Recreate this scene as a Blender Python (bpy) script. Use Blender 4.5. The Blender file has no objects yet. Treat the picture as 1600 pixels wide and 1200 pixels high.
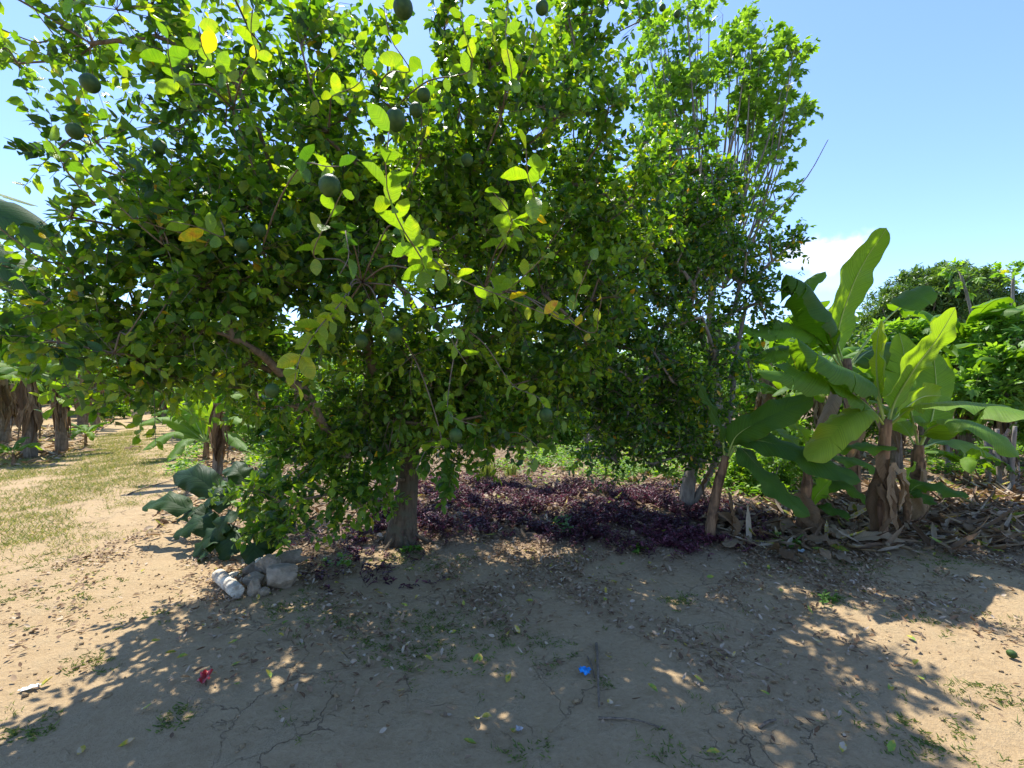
import bpy, math, random
import numpy as np
from mathutils import Vector, noise as mnoise

# ------------------------------------------------------------------ camera, sky, sun, exposure
scene = bpy.context.scene
F, CH = 733.0, 1.6                      # focal length in photo pixels (1600 wide), eye height
cam_d = bpy.data.cameras.new("camera"); cam = bpy.data.objects.new("camera", cam_d)
scene.collection.objects.link(cam); scene.camera = cam
cam.location = (0, 0, CH); cam.rotation_euler = (math.radians(90), 0, 0)
cam_d.sensor_width = 36; cam_d.lens = F / 1600 * 36; cam_d.clip_start = 0.05; cam_d.clip_end = 3000

SUN_EL, SUN_AZ = math.radians(61), math.radians(-21)      # ahead of the camera, azimuth clockwise from +Y
world = bpy.data.worlds.new("World"); scene.world = world; world.use_nodes = True
wn, wl = world.node_tree.nodes, world.node_tree.links
bg = wn["Background"]; bg.inputs[1].default_value = 0.14
sky = wn.new("ShaderNodeTexSky"); sky.sky_type = 'NISHITA'; sky.sun_disc = False
sky.sun_elevation = SUN_EL; sky.sun_rotation = SUN_AZ
sky.air_density = 1.0; sky.dust_density = 0.25; sky.ozone_density = 2.0; sky.altitude = 50
# a small fair-weather cloud low on the right and a fainter one below it
def node(n, t, **k):
    x = n.new(t)
    for a, b in k.items(): setattr(x, a, b)
    return x
tc = wn.new("ShaderNodeTexCoord")
def cloud(direction, sx, sz, thr, seed):
    d = Vector(direction).normalized()
    sub = node(wn, "ShaderNodeVectorMath", operation='SUBTRACT'); wl.new(tc.outputs['Generated'], sub.inputs[0]); sub.inputs[1].default_value = d
    mp = node(wn, "ShaderNodeVectorMath", operation='MULTIPLY'); wl.new(sub.outputs[0], mp.inputs[0]); mp.inputs[1].default_value = (1/sx, 1/sx, 1/sz)
    ln = node(wn, "ShaderNodeVectorMath", operation='LENGTH'); wl.new(mp.outputs[0], ln.inputs[0])
    nz = node(wn, "ShaderNodeTexNoise"); nz.noise_dimensions = '4D'; nz.inputs['W'].default_value = seed
    nz.inputs['Scale'].default_value = 15; nz.inputs['Detail'].default_value = 9; nz.inputs['Roughness'].default_value = .55
    wl.new(tc.outputs['Generated'], nz.inputs['Vector'])
    m1 = node(wn, "ShaderNodeMath", operation='MULTIPLY_ADD'); wl.new(nz.outputs[0], m1.inputs[0]); m1.inputs[1].default_value = 2.6; m1.inputs[2].default_value = -.7
    m2 = node(wn, "ShaderNodeMath", operation='SUBTRACT'); wl.new(m1.outputs[0], m2.inputs[0]); wl.new(ln.outputs['Value'], m2.inputs[1])
    r = node(wn, "ShaderNodeMapRange"); r.interpolation_type = 'SMOOTHSTEP'; wl.new(m2.outputs[0], r.inputs[0])
    r.inputs[1].default_value = -.3; r.inputs[2].default_value = .35; r.inputs[4].default_value = thr
    return r.outputs[0]
def pdir(px, py): return ((px-800)/F, 1, (600-py)/F)
prev = sky.outputs[0]
for dd, sx, sz, thr, sd in ((pdir(1305, 388), .08, .036, .9, 1.3), (pdir(1255, 395), .05, .03, .6, 4.1), (pdir(1290, 440), .06, .03, .25, 7.7)):
    mx = node(wn, "ShaderNodeMix", data_type='RGBA'); wl.new(cloud(dd, sx, sz, thr, sd), mx.inputs[0]); wl.new(prev, mx.inputs[6]); mx.inputs[7].default_value = (3.5, 3.55, 3.7, 1)
    prev = mx.outputs[2]
tn = node(wn, 'ShaderNodeMix', data_type='RGBA', blend_type='MULTIPLY'); tn.inputs[0].default_value = 1; wl.new(sky.outputs[0], tn.inputs[6]); tn.inputs[7].default_value = (.55, .60, .74, 1)
for lk in list(wl):
    if lk.from_node == sky and lk.to_node != tn: to = lk.to_socket; wl.remove(lk); wl.new(tn.outputs[2], to); break
wl.new(prev, bg.inputs[0])

sd = bpy.data.lights.new("sun", 'SUN'); sun = bpy.data.objects.new("sun", sd); scene.collection.objects.link(sun)
sd.energy = 3.0; sd.angle = math.radians(0.53); sd.color = (1, .955, .87)
sun.rotation_euler = (-(math.pi/2 - SUN_EL), 0, -SUN_AZ); sun.location = (0, 20, 30)
scene.view_settings.view_transform = 'Standard'; scene.view_settings.look = 'None'
scene.view_settings.exposure = 1.62; scene.view_settings.gamma = 1
scene.render.engine = 'CYCLES'
scene.cycles.max_bounces = 7; scene.cycles.diffuse_bounces = 4; scene.cycles.glossy_bounces = 2
scene.cycles.transmission_bounces = 5; scene.cycles.use_denoising = True

# ------------------------------------------------------------------ helpers
rng = np.random.default_rng(7); random.seed(7)
C = scene.collection
def P(px, py, d): return Vector(((px-800)/F*d, d, CH-(py-600)/F*d))
def gh(x, y):                                   # ground height
    x = np.asarray(x, float); y = np.asarray(y, float)
    h = .018*np.sin(x*1.3+.5)*np.cos(y*1.1) + .010*np.sin(x*3.1+y*1.7+1) + .006*np.sin(5.3*x-4.1*y+2) + .0035*np.sin(11*x+7*y)*np.sin(9*y-4*x+1)
    bank = 1/(1+np.exp(-(y-5.0-.25*np.sin(x*2))/.18))*1/(1+np.exp(-(x-1.7)/.3))*np.exp(-np.maximum(y-6, 0)/3)
    return h + .07*bank
def G(px, py):                                  # ground point seen at a photo pixel
    d = CH*F/(py-600); x = (px-800)/F*d
    return Vector((x, d, float(gh(x, d))))
def vnoise(n, s=1.0): return rng.normal(0, s, (n, 3))
def norm(a): return a/np.maximum(np.linalg.norm(a, axis=-1, keepdims=True), 1e-9)

def link(name, me, mat=None, parent=None):
    o = bpy.data.objects.new(name, me); C.objects.link(o)
    if mat is not None:
        for m in (mat if isinstance(mat, (list, tuple)) else [mat]): me.materials.append(m)
    if parent is not None: o.parent = parent
    return o
def tag(o, label=None, cat=None, group=None, kind=None):
    for k, v in (('label', label), ('category', cat), ('group', group), ('kind', kind)):
        if v: o[k] = v
    return o
def thing(name, label, cat, loc=(0, 0, 0), group=None):
    o = bpy.data.objects.new(name, None); C.objects.link(o); o.location = loc; o.empty_display_size = .1
    bpy.context.view_layer.update()
    return tag(o, label, cat, group)
def copy_tree(o, parent=None):
    c = o.copy(); C.objects.link(c); c.parent = parent
    for ch in [q for q in o.children]: copy_tree(ch, c)
    return c

class MB:                                       # numpy mesh builder
    def __init__(s): s.v = []; s.f = []; s.m = []; s.t = []; s.uv = []; s.n = 0
    def add(s, verts, faces, mat=0, tint=0.0, uv=None):
        """faces: list of int arrays (k, n) of equal sized polygons"""
        verts = np.asarray(verts, np.float32).reshape(-1, 3)
        s.v.append(verts); nv = len(verts)
        s.t.append(np.broadcast_to(np.asarray(tint, np.float32), (nv,)))
        s.uv.append(np.zeros((nv, 2), np.float32) if uv is None else np.asarray(uv, np.float32))
        for f in faces:
            f = np.asarray(f, np.int64)
            if len(f): s.f.append(f + s.n); s.m.append(np.full(len(f), mat, np.int32))
        s.n += nv
    def mesh(s, name, smooth=True):
        me = bpy.data.meshes.new(name)
        if not s.v: return me
        v = np.concatenate(s.v); me.vertices.add(len(v)); me.vertices.foreach_set('co', v.ravel())
        tot = np.concatenate([np.full(len(f), f.shape[1], np.int32) for f in s.f])
        lp = np.concatenate([f.ravel() for f in s.f]).astype(np.int32)
        st = np.concatenate([[0], np.cumsum(tot)[:-1]]).astype(np.int32)
        me.loops.add(len(lp)); me.loops.foreach_set('vertex_index', lp)
        me.polygons.add(len(tot)); me.polygons.foreach_set('loop_start', st); me.polygons.foreach_set('loop_total', tot)
        me.polygons.foreach_set('material_index', np.concatenate(s.m))
        me.polygons.foreach_set('use_smooth', np.full(len(tot), smooth))
        a = me.attributes.new('tint', 'FLOAT', 'POINT'); a.data.foreach_set('value', np.concatenate(s.t).astype(np.float32))
        u = me.attributes.new('luv', 'FLOAT2', 'POINT'); u.data.foreach_set('vector', np.concatenate(s.uv).ravel())
        me.update(calc_edges=True); me.validate()
        return me
    def build(s, name, mat, parent=None, smooth=True, loc=None):
        if loc is not None:
            off = np.array(loc, np.float32); s.v = [a - off for a in s.v]
        return link(name, s.mesh(name, smooth), mat, parent)

def tube(mb, pts, rad, sides=6, mat=0, tint=0.0, cap=True, wob=0.0):
    pts = np.asarray([tuple(p) for p in pts], float); rad = np.broadcast_to(np.asarray(rad, float), (len(pts),))
    tan = norm(np.gradient(pts, axis=0)); ref = np.array([0.31, .17, .93]) if abs(tan[0][2]) < .9 else np.array([1., .1, 0])
    u = norm(np.cross(tan[0], ref)); rings = []
    ang = np.linspace(0, 2*np.pi, sides, endpoint=False)
    for i, p in enumerate(pts):
        u = norm(u - tan[i]*np.dot(u, tan[i])); w = np.cross(tan[i], u)
        r = rad[i]*(1+wob*rng.normal(0, 1, sides)) if wob else np.full(sides, rad[i])
        rings.append(p + (np.cos(ang)*r)[:, None]*u + (np.sin(ang)*r)[:, None]*w)
    n = len(pts); V = np.concatenate(rings)
    i = np.arange(n-1)[:, None]*sides; j = np.arange(sides)[None]; k = (j+1) % sides
    q = np.stack([i+j, i+k, i+sides+k, i+sides+j], -1).reshape(-1, 4)
    uv = np.stack([np.tile(ang/6.283, n), np.repeat(np.arange(n)/max(n-1, 1), sides)], -1)
    fs = [q]
    if cap: fs.append(np.arange(sides)[None, ::-1]); fs.append((np.arange(sides)+(n-1)*sides)[None])
    mb.add(V, fs, mat, tint, uv)
def bez(pts, n):                                # Catmull-Rom through the points
    p = np.asarray([tuple(a) for a in pts], float)
    if len(p) == 2: t = np.linspace(0, 1, n)[:, None]; return p[0]*(1-t)+p[1]*t
    q = np.vstack([2*p[0]-p[1], p, 2*p[-1]-p[-2]]); L = np.concatenate([[0], np.cumsum(np.linalg.norm(np.diff(p, axis=0), axis=1))])
    out = []
    for s in np.linspace(0, L[-1], n):
        k = min(max(int(np.searchsorted(L, s, 'right'))-1, 0), len(p)-2); t = (s-L[k])/max(L[k+1]-L[k], 1e-9)
        a, b, c, d = q[k:k+4]; out.append(.5*((2*b)+(c-a)*t+(2*a-5*b+4*c-d)*t*t+(3*b-a-3*c+d)*t**3))
    return np.array(out)

# leaf templates: (along, across, lift per across)
def leaves(mb, pos, dr, nr, L, W, tint, fold=.25, curl=.18, hi=False, mat=0, ovate=0.0):
    N = len(pos)
    if N == 0: return
    dr = norm(dr); nr = norm(nr - dr*np.sum(nr*dr, -1, keepdims=True)); sd_ = np.cross(dr, nr)
    L = np.broadcast_to(np.asarray(L, float), (N,)); W = np.broadcast_to(np.asarray(W, float), (N,))
    fold = fold*rng.uniform(.2, 1.8, N); curl = curl*rng.normal(.8, .9, N)
    if hi:
        st = [(0.0, 0), (.07, .16), (.2, .36), (.38, .49), (.55, .5), (.72, .42), (.86, .26), (.95, .1), (1.0, 0)]
    else:
        st = [(0.0, 0), (.3-.1*ovate, .46), (.68-.1*ovate, .42), (1.0, 0)]
    T = []; 
    for t, w in st:
        if w == 0: T.append((t, 0))
        else: T += [(t, -w), (t, 0), (t, w)]
    T = np.array(T); tt, vv = T[:, 0], T[:, 1]; wv = rng.uniform(-.08, .08, (N, len(T)))*np.abs(vv)*2
    h = np.abs(vv)[None]*fold[:, None]*(W/L)[:, None] - curl[:, None]*tt[None]**2 + wv*(.5 if hi else .6)
    V = pos[:, None]+dr[:, None]*(L[:, None]*tt[None])[..., None]+sd_[:, None]*(W[:, None]*vv[None])[..., None]+nr[:, None]*(L[:, None]*h)[..., None]
    m = len(T); k = len(st)-2
    tri = [(0, 1, 2), (0, 2, 3)]; quad = []
    for a in range(k-1):
        b = 1+3*a; quad += [(b, b+3, b+4, b+1), (b+1, b+4, b+5, b+2)]
    b = 1+3*(k-1); tri += [(b, m-1, b+1), (b+1, m-1, b+2)]
    off = (np.arange(N)*m)[:, None, None]
    uv = np.tile(np.stack([vv, tt], -1), (N, 1))
    mb.add(V.reshape(-1, 3), [(np.array(tri)[None]+off).reshape(-1, 3), (np.array(quad)[None]+off).reshape(-1, 4)], mat, np.repeat(np.broadcast_to(tint, (N,)), m), uv)

def stems(mb, p0, p1, r0, r1, mat=0, bend=0.06):
    """many thin three-sided twigs at once"""
    N = len(p0); d = p1-p0; ln = np.linalg.norm(d, axis=1, keepdims=True); t = norm(d)
    u = norm(np.cross(t, np.array([.3, .2, .93]))); w = np.cross(t, u)
    mid = (p0+p1)/2 + vnoise(N)*ln*bend; V = []
    for c, r in ((p0, r0), (mid, (r0+r1)/2), (p1, r1)):
        for a in (0, 2.094, 4.189): V.append(c+u*(math.cos(a)*r)+w*(math.sin(a)*r))
    V = np.stack(V, 1); q = []
    for a in (0, 3):
        for j in range(3): q.append((a+j, a+(j+1) % 3, a+3+(j+1) % 3, a+3+j))
    mb.add(V.reshape(-1, 3), [(np.array(q)[None]+(np.arange(N)*9)[:, None, None]).reshape(-1, 4)], mat)
    return mid

# ------------------------------------------------------------------ materials
def newmat(name):
    m = bpy.data.materials.new(name); m.use_nodes = True; nt = m.node_tree
    return m, nt.nodes, nt.links, nt.nodes["Principled BSDF"], nt.nodes["Material Output"]
def ramp(n, stops, interp='LINEAR'):
    r = n.new("ShaderNodeValToRGB"); r.color_ramp.interpolation = interp; e = r.color_ramp.elements
    while len(e) < len(stops): e.new(.5)
    for x, (p, c) in zip(e, stops): x.position = p; x.color = (*c, 1)
    return r
def leafmat(name, stops, trans=.45, tcol=(2.15, 2.1, .4), rough=.38, veins=0, spec=.4, mott=.25, mscale=30):
    m, n, l, b, out = newmat(name)
    at = node(n, "ShaderNodeAttribute", attribute_name='tint'); r = ramp(n, stops)
    nz = n.new("ShaderNodeTexNoise"); nz.inputs['Scale'].default_value = mscale; nz.inputs['Detail'].default_value = 3
    co = n.new("ShaderNodeTexCoord"); l.new(co.outputs['Object'], nz.inputs['Vector'])
    ad = node(n, "ShaderNodeMath", operation='MULTIPLY_ADD'); l.new(nz.outputs[0], ad.inputs[0]); ad.inputs[1].default_value = mott
    sb = node(n, "ShaderNodeMath", operation='SUBTRACT'); l.new(at.outputs['Fac'], sb.inputs[0]); sb.inputs[1].default_value = mott*.5
    l.new(sb.outputs[0], ad.inputs[2]); l.new(ad.outputs[0], r.inputs[0])
    col = r.outputs[0]
    if veins:
        uv = node(n, "ShaderNodeAttribute", attribute_name='luv'); sp = n.new("ShaderNodeSeparateXYZ"); l.new(uv.outputs['Vector'], sp.inputs[0])
        ab = node(n, "ShaderNodeMath", operation='ABSOLUTE'); l.new(sp.outputs[0], ab.inputs[0])
        # lateral veins sweep a little forward; midrib pale
        k = node(n, "ShaderNodeMath", operation='MULTIPLY_ADD'); l.new(ab.outputs[0], k.inputs[0]); k.inputs[1].default_value = -.12 if veins > 20 else -.35; l.new(sp.outputs[1], k.inputs[2])
        k2 = node(n, "ShaderNodeMath", operation='MULTIPLY'); l.new(k.outputs[0], k2.inputs[0]); k2.inputs[1].default_value = veins
        cn = n.new("ShaderNodeCombineXYZ"); l.new(k2.outputs[0], cn.inputs[0]); 
        nv = n.new("ShaderNodeTexNoise"); nv.inputs['Scale'].default_value = 1.6; nv.inputs['Detail'].default_value = 4; nv.inputs['Roughness'].default_value = .7
        l.new(cn.outputs[0], nv.inputs['Vector'])
        mr = n.new("ShaderNodeMapRange"); l.new(nv.outputs[0], mr.inputs[0]); mr.inputs[1].default_value = .3; mr.inputs[2].default_value = .7; mr.inputs[3].default_value = .55; mr.inputs[4].default_value = 1.4  # vein contrast also paints the lit and dark bands across banana blades
        ml = node(n, "ShaderNodeVectorMath", operation='SCALE'); l.new(col, ml.inputs[0]); l.new(mr.outputs[0], ml.inputs['Scale']); col = ml.outputs[0]
        if veins > 40:
            eg = n.new("ShaderNodeMapRange"); l.new(ab.outputs[0], eg.inputs[0]); eg.inputs[1].default_value = .955; eg.inputs[2].default_value = 1.0
            n3 = n.new("ShaderNodeTexNoise"); n3.inputs['Scale'].default_value = 11; l.new(uv.outputs['Vector'], n3.inputs['Vector'])
            g3 = n.new("ShaderNodeMapRange"); l.new(n3.outputs[0], g3.inputs[0]); g3.inputs[1].default_value = .5; g3.inputs[2].default_value = .6
            mm = node(n, "ShaderNodeMath", operation='MULTIPLY'); l.new(eg.outputs[0], mm.inputs[0]); l.new(g3.outputs[0], mm.inputs[1])
            mb_ = node(n, "ShaderNodeMix", data_type='RGBA'); l.new(mm.outputs[0], mb_.inputs[0]); l.new(col, mb_.inputs[6]); mb_.inputs[7].default_value = (.20, .12, .05, 1); col = mb_.outputs[2]
        bp = n.new("ShaderNodeBump"); bp.inputs['Strength'].default_value = .5; bp.inputs['Distance'].default_value = .015; l.new(nv.outputs[0], bp.inputs['Height']); l.new(bp.outputs[0], b.inputs['Normal'])
    l.new(col, b.inputs['Base Color']); b.inputs['Roughness'].default_value = rough; b.inputs['Specular IOR Level'].default_value = spec
    tr = n.new("ShaderNodeBsdfTranslucent"); mu = node(n, "ShaderNodeVectorMath", operation='MULTIPLY'); l.new(col, mu.inputs[0]); mu.inputs[1].default_value = tcol
    l.new(mu.outputs[0], tr.inputs[0]); mx = n.new("ShaderNodeMixShader"); mx.inputs[0].default_value = trans
    l.new(b.outputs[0], mx.inputs[1]); l.new(tr.outputs[0], mx.inputs[2]); l.new(mx.outputs[0], out.inputs[0])
    return m
GREENS = [(0, (.025, .072, .014)), (.35, (.048, .128, .018)), (.6, (.095, .21, .022)), (.8, (.20, .32, .02)), (.9, (.34, .38, .025)), (.96, (.62, .45, .02)), (1, (.55, .25, .03))]
M_cit = leafmat('citrus_leaf', GREENS, trans=.43, rough=.3, veins=14, spec=.6)
M_lime = leafmat('small_leaf', GREENS, trans=.42, rough=.33, spec=.5)
M_herb = leafmat('herb_leaf', [(0, (.04, .11, .015)), (.5, (.10, .22, .025)), (1, (.24, .36, .04))], trans=.4, rough=.55)
M_cass = leafmat('palmate_leaf', [(0, (.05, .12, .025)), (.5, (.11, .23, .04)), (.9, (.22, .36, .06)), (1, (.4, .4, .05))], trans=.42, rough=.5)
M_mango = leafmat('mango_leaf', [(0, (.04, .09, .02)), (.5, (.08, .165, .035)), (1, (.17, .26, .06))], trans=.25, rough=.45)
M_ban = leafmat('banana_leaf', [(0, (.032, .088, .014)), (.5, (.105, .22, .022)), (.8, (.19, .33, .03)), (1, (.34, .38, .03))], trans=.45, tcol=(2.3, 2.0, .35), rough=.5, veins=60, mott=.12, mscale=5, spec=.22)
M_dry = leafmat('dry_banana_leaf', [(0, (.09, .055, .03)), (.5, (.24, .16, .09)), (1, (.42, .31, .19))], trans=.25, tcol=(1.3, 1.1, .8), rough=.8, veins=50, spec=.2, mscale=8)
M_big = leafmat('big_round_leaf', [(0, (.012, .034, .010)), (.6, (.026, .062, .014)), (.9, (.09, .16, .025)), (1, (.3, .3, .05))], trans=.25, rough=.5, veins=12, mott=.1, mscale=6, spec=.2)
M_purple = leafmat('purple_leaf', [(0, (.028, .008, .013)), (.5, (.085, .024, .036)), (.85, (.23, .075, .11)), (1, (.08, .14, .03))], trans=.3, tcol=(1.7, 1.0, 1.3), rough=.5)
M_grass = leafmat('grass_blade', [(0, (.06, .11, .02)), (.5, (.16, .22, .05)), (.85, (.30, .29, .11)), (1, (.42, .34, .18))], trans=.35, tcol=(1.5, 1.4, .6), rough=.6)
M_litter = leafmat('fallen_leaf', [(0, (.07, .04, .022)), (.4, (.19, .115, .065)), (.75, (.36, .25, .15)), (.93, (.52, .42, .31)), (.97, (.5, .36, .05)), (1, (.2, .3, .05))], trans=.12, tcol=(1.2, 1.1, .8), rough=.75, spec=.25)

def barkmat(name, c1, c2, scale=(14, 14, 3), bump=.5, rough=.85, spots=None):
    m, n, l, b, out = newmat(name); co = n.new("ShaderNodeTexCoord"); mp = n.new("ShaderNodeMapping"); mp.inputs['Scale'].default_value = scale
    l.new(co.outputs['Object'], mp.inputs[0]); nz = n.new("ShaderNodeTexNoise"); nz.inputs['Scale'].default_value = 1; nz.inputs['Detail'].default_value = 7; nz.inputs['Roughness'].default_value = .65
    l.new(mp.outputs[0], nz.inputs['Vector']); r = ramp(n, [(.3, c1), (.68, c2)]); l.new(nz.outputs[0], r.inputs[0]); col = r.outputs[0]
    if spots:
        n2 = n.new("ShaderNodeTexNoise"); n2.inputs['Scale'].default_value = 9; n2.inputs['Detail'].default_value = 4; l.new(co.outputs['Object'], n2.inputs['Vector'])
        mr = n.new("ShaderNodeMapRange"); l.new(n2.outputs[0], mr.inputs[0]); mr.inputs[1].default_value = .5; mr.inputs[2].default_value = .62
        mx = node(n, "ShaderNodeMix", data_type='RGBA'); l.new(mr.outputs[0], mx.inputs[0]); l.new(col, mx.inputs[6]); mx.inputs[7].default_value = (*spots, 1); col = mx.outputs[2]
    l.new(col, b.inputs['Base Color']); b.inputs['Roughness'].default_value = rough; b.inputs['Specular IOR Level'].default_value = .25
    bp = n.new("ShaderNodeBump"); bp.inputs['Strength'].default_value = bump; bp.inputs['Distance'].default_value = .03; l.new(nz.outputs[0], bp.inputs['Height']); l.new(bp.outputs[0], b.inputs['Normal'])
    return m
M_bark = barkmat('citrus_bark', (.05, .036, .024), (.19, .145, .10), (26, 26, 7), bump=.9, spots=(.12, .11, .075))
M_twig = barkmat('twig_bark', (.10, .075, .05), (.26, .20, .14), (30, 30, 8))
M_gtwig = barkmat('green_twig', (.06, .12, .03), (.14, .20, .05), (30, 30, 8))
M_greyb = barkmat('grey_bark', (.13, .11, .09), (.30, .26, .22), (20, 20, 6))
M_stem = barkmat('banana_stem', (.10, .05, .028), (.36, .22, .12), (26, 26, 3.0), bump=.7, rough=.7, spots=(.10, .06, .035))
M_stem2 = barkmat('fibrous_banana_stem', (.10, .07, .045), (.34, .26, .18), (34, 34, 2.2), bump=.9, spots=(.16, .12, .08))
M_rib = barkmat('banana_midrib', (.26, .36, .07), (.40, .46, .12), (12, 12, 12), bump=.05, rough=.5)
M_drib = barkmat('dry_midrib', (.20, .14, .08), (.38, .28, .17), (12, 12, 12))
M_conc = barkmat('concrete_piece', (.48, .42, .31), (.76, .70, .56), (16, 16, 16), bump=.25, spots=(.34, .29, .22))
M_stone = barkmat('rough_stone', (.19, .15, .10), (.43, .345, .245), (18, 18, 18), bump=.8)

def fruitmat():
    m, n, l, b, out = newmat('green_fruit_skin'); co = n.new("ShaderNodeTexCoord"); v = n.new("ShaderNodeTexVoronoi"); v.inputs['Scale'].default_value = 260
    l.new(co.outputs['Object'], v.inputs['Vector']); nz = n.new("ShaderNodeTexNoise"); nz.inputs['Scale'].default_value = 30; l.new(co.outputs['Object'], nz.inputs['Vector'])
    r = ramp(n, [(.35, (.022, .055, .012)), (.7, (.055, .105, .02))]); l.new(nz.outputs[0], r.inputs[0]); l.new(r.outputs[0], b.inputs['Base Color']); b.inputs['Roughness'].default_value = .5; b.inputs['Specular IOR Level'].default_value = .25
    bp = n.new("ShaderNodeBump"); bp.inputs['Strength'].default_value = .5; bp.inputs['Distance'].default_value = .002; l.new(v.outputs[0], bp.inputs['Height']); l.new(bp.outputs[0], b.inputs['Normal'])
    return m
M_fruit = fruitmat()
def plain(name, c, rough=.5):
    m, n, l, b, out = newmat(name); co = n.new("ShaderNodeTexCoord"); nz = n.new("ShaderNodeTexNoise"); nz.inputs['Scale'].default_value = 60; nz.inputs['Detail'].default_value = 4; l.new(co.outputs['Object'], nz.inputs['Vector'])
    r = ramp(n, [(.3, tuple(x*.7 for x in c)), (.7, c)]); l.new(nz.outputs[0], r.inputs[0]); l.new(r.outputs[0], b.inputs['Base Color']); b.inputs['Roughness'].default_value = rough; return m

def groundmat():
    m, n, l, b, out = newmat('dry_soil'); co = n.new("ShaderNodeTexCoord"); V = co.outputs['Object']
    def nz(s, d=6, r=.6, vec=None):
        x = n.new("ShaderNodeTexNoise"); x.inputs['Scale'].default_value = s; x.inputs['Detail'].default_value = d; x.inputs['Roughness'].default_value = r; l.new(vec or V, x.inputs['Vector']); return x
    def mrange(src, a, c, lo=0, hi=1):
        x = n.new("ShaderNodeMapRange"); x.interpolation_type = 'SMOOTHSTEP'; l.new(src, x.inputs[0])
        for i, q in zip((1, 2, 3, 4), (a, c, lo, hi)): x.inputs[i].default_value = q
        return x.outputs[0]
    def mix(f, a, c2):
        x = node(n, "ShaderNodeMix", data_type='RGBA'); l.new(f, x.inputs[0]) if not isinstance(f, float) else setattr(x.inputs[0], 'default_value', f)
        for s, q in ((6, a), (7, c2)):
            if isinstance(q, tuple): x.inputs[s].default_value = (*q, 1)
            else: l.new(q, x.inputs[s])
        return x.outputs[2]
    def math_(op, a, c2):
        x = node(n, "ShaderNodeMath", operation=op)
        for i, q in enumerate((a, c2)):
            if isinstance(q, (int, float)): x.inputs[i].default_value = q
            else: l.new(q, x.inputs[i])
        return x.outputs[0]
    big, mid, fine, grit = nz(.8, 5), nz(4, 7), nz(38, 6, .7), nz(170, 4, .7)
    base = ramp(n, [(.25, (.32, .22, .115)), (.5, (.42, .30, .165)), (.78, (.49, .365, .215))]); l.new(mid.outputs[0], base.inputs[0])
    fr = ramp(n, [(.3, (.28, .185, .095)), (.7, (.51, .385, .225))]); l.new(fine.outputs[0], fr.inputs[0])
    col = mix(.4, base.outputs[0], fr.outputs[0])
    # darker organic soil on and behind the planted bed (deeper than ~4.6 m) and in patches
    sp = n.new("ShaderNodeSeparateXYZ"); l.new(V, sp.inputs[0])
    yy = math_('ADD', sp.outputs[1], math_('MULTIPLY', math_('SUBTRACT', big.outputs[0], .5), 2.2))
    xx = math_('ADD', sp.outputs[0], math_('MULTIPLY', sp.outputs[1], .62))
    bed = math_('MULTIPLY', mrange(yy, 3.9, 5.2), mrange(xx, -.3, 1.0))
    col = mix(math_('MULTIPLY', bed, .85), col, mix(mrange(fine.outputs[0], .35, .65), (.115, .08, .055), (.26, .19, .135)))
    patch = math_('MULTIPLY', mrange(mid.outputs[0], .5, .66), mrange(grit.outputs[0], .45, .62))
    col = mix(math_('MULTIPLY', patch, .55), col, (.19, .155, .085))
    # drying cracks
    wv = n.new("ShaderNodeVectorMath"); wv.operation = 'ADD'; nv = nz(2.2, 5, .65); sc = n.new("ShaderNodeVectorMath"); sc.operation = 'SCALE'; sc.inputs['Scale'].default_value = .42
    l.new(nv.outputs['Color'], sc.inputs[0]); l.new(V, wv.inputs[0]); l.new(sc.outputs[0], wv.inputs[1])
    def cracks(scale, w):
        v = n.new("ShaderNodeTexVoronoi"); v.feature = 'DISTANCE_TO_EDGE'; v.inputs['Scale'].default_value = scale; l.new(wv.outputs[0], v.inputs['Vector'])
        return mrange(v.outputs[0], 0, w, 1, 0)
    cm = mrange(nz(1.1, 3).outputs[0], .46, .60)
    c1 = math_('MULTIPLY', cracks(2.4, .013), cm); c2 = math_('MULTIPLY', cracks(6.5, .02), math_('MULTIPLY', cm, mrange(nz(2.9, 3).outputs[0], .5, .62)))
    ck = math_('MULTIPLY', math_('MAXIMUM', c1, c2), math_('SUBTRACT', 1.0, bed))
    col = mix(math_('MULTIPLY', ck, .55), col, (.12, .085, .055))
    l.new(col, b.inputs['Base Color']); b.inputs['Roughness'].default_value = .92; b.inputs['Specular IOR Level'].default_value = .15
    h = math_('ADD', math_('MULTIPLY', fine.outputs[0], .55), math_('MULTIPLY', grit.outputs[0], .18)); h = math_('ADD', h, math_('MULTIPLY', mid.outputs[0], 1.4)); h = math_('SUBTRACT', h, math_('MULTIPLY', ck, .5))
    bp = n.new("ShaderNodeBump"); bp.inputs['Strength'].default_value = .9; bp.inputs['Distance'].default_value = .038; l.new(h, bp.inputs['Height']); l.new(bp.outputs[0], b.inputs['Normal'])
    return m
M_soil = groundmat()

# ------------------------------------------------------------------ ground
def build_ground():
    u = np.linspace(-1, 1, 460); xs = np.sinh(u*5.2)*3.4; xs = xs/abs(xs).max()*320
    v = np.linspace(0, 1, 520); ys = -4 + (np.sinh(v*5.4)/np.sinh(5.4))*900
    X, Y = np.meshgrid(xs, ys); Z = gh(X, Y)
    m = (np.abs(X) < 9) & (Y < 13)
    Z = Z + np.where(m, .006*np.sin(23*X+3*np.sin(7*Y))*np.sin(19*Y+2*np.sin(11*X)), 0)
    nx, ny = len(xs), len(ys); mb = MB(); i = np.arange(ny-1)[:, None]*nx+np.arange(nx-1)[None]
    mb.add(np.stack([X, Y, Z], -1).reshape(-1, 3), [np.stack([i, i+1, i+nx+1, i+nx], -1).reshape(-1, 4)])
    tag(mb.build('ground', M_soil), kind='structure')
build_ground()

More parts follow.
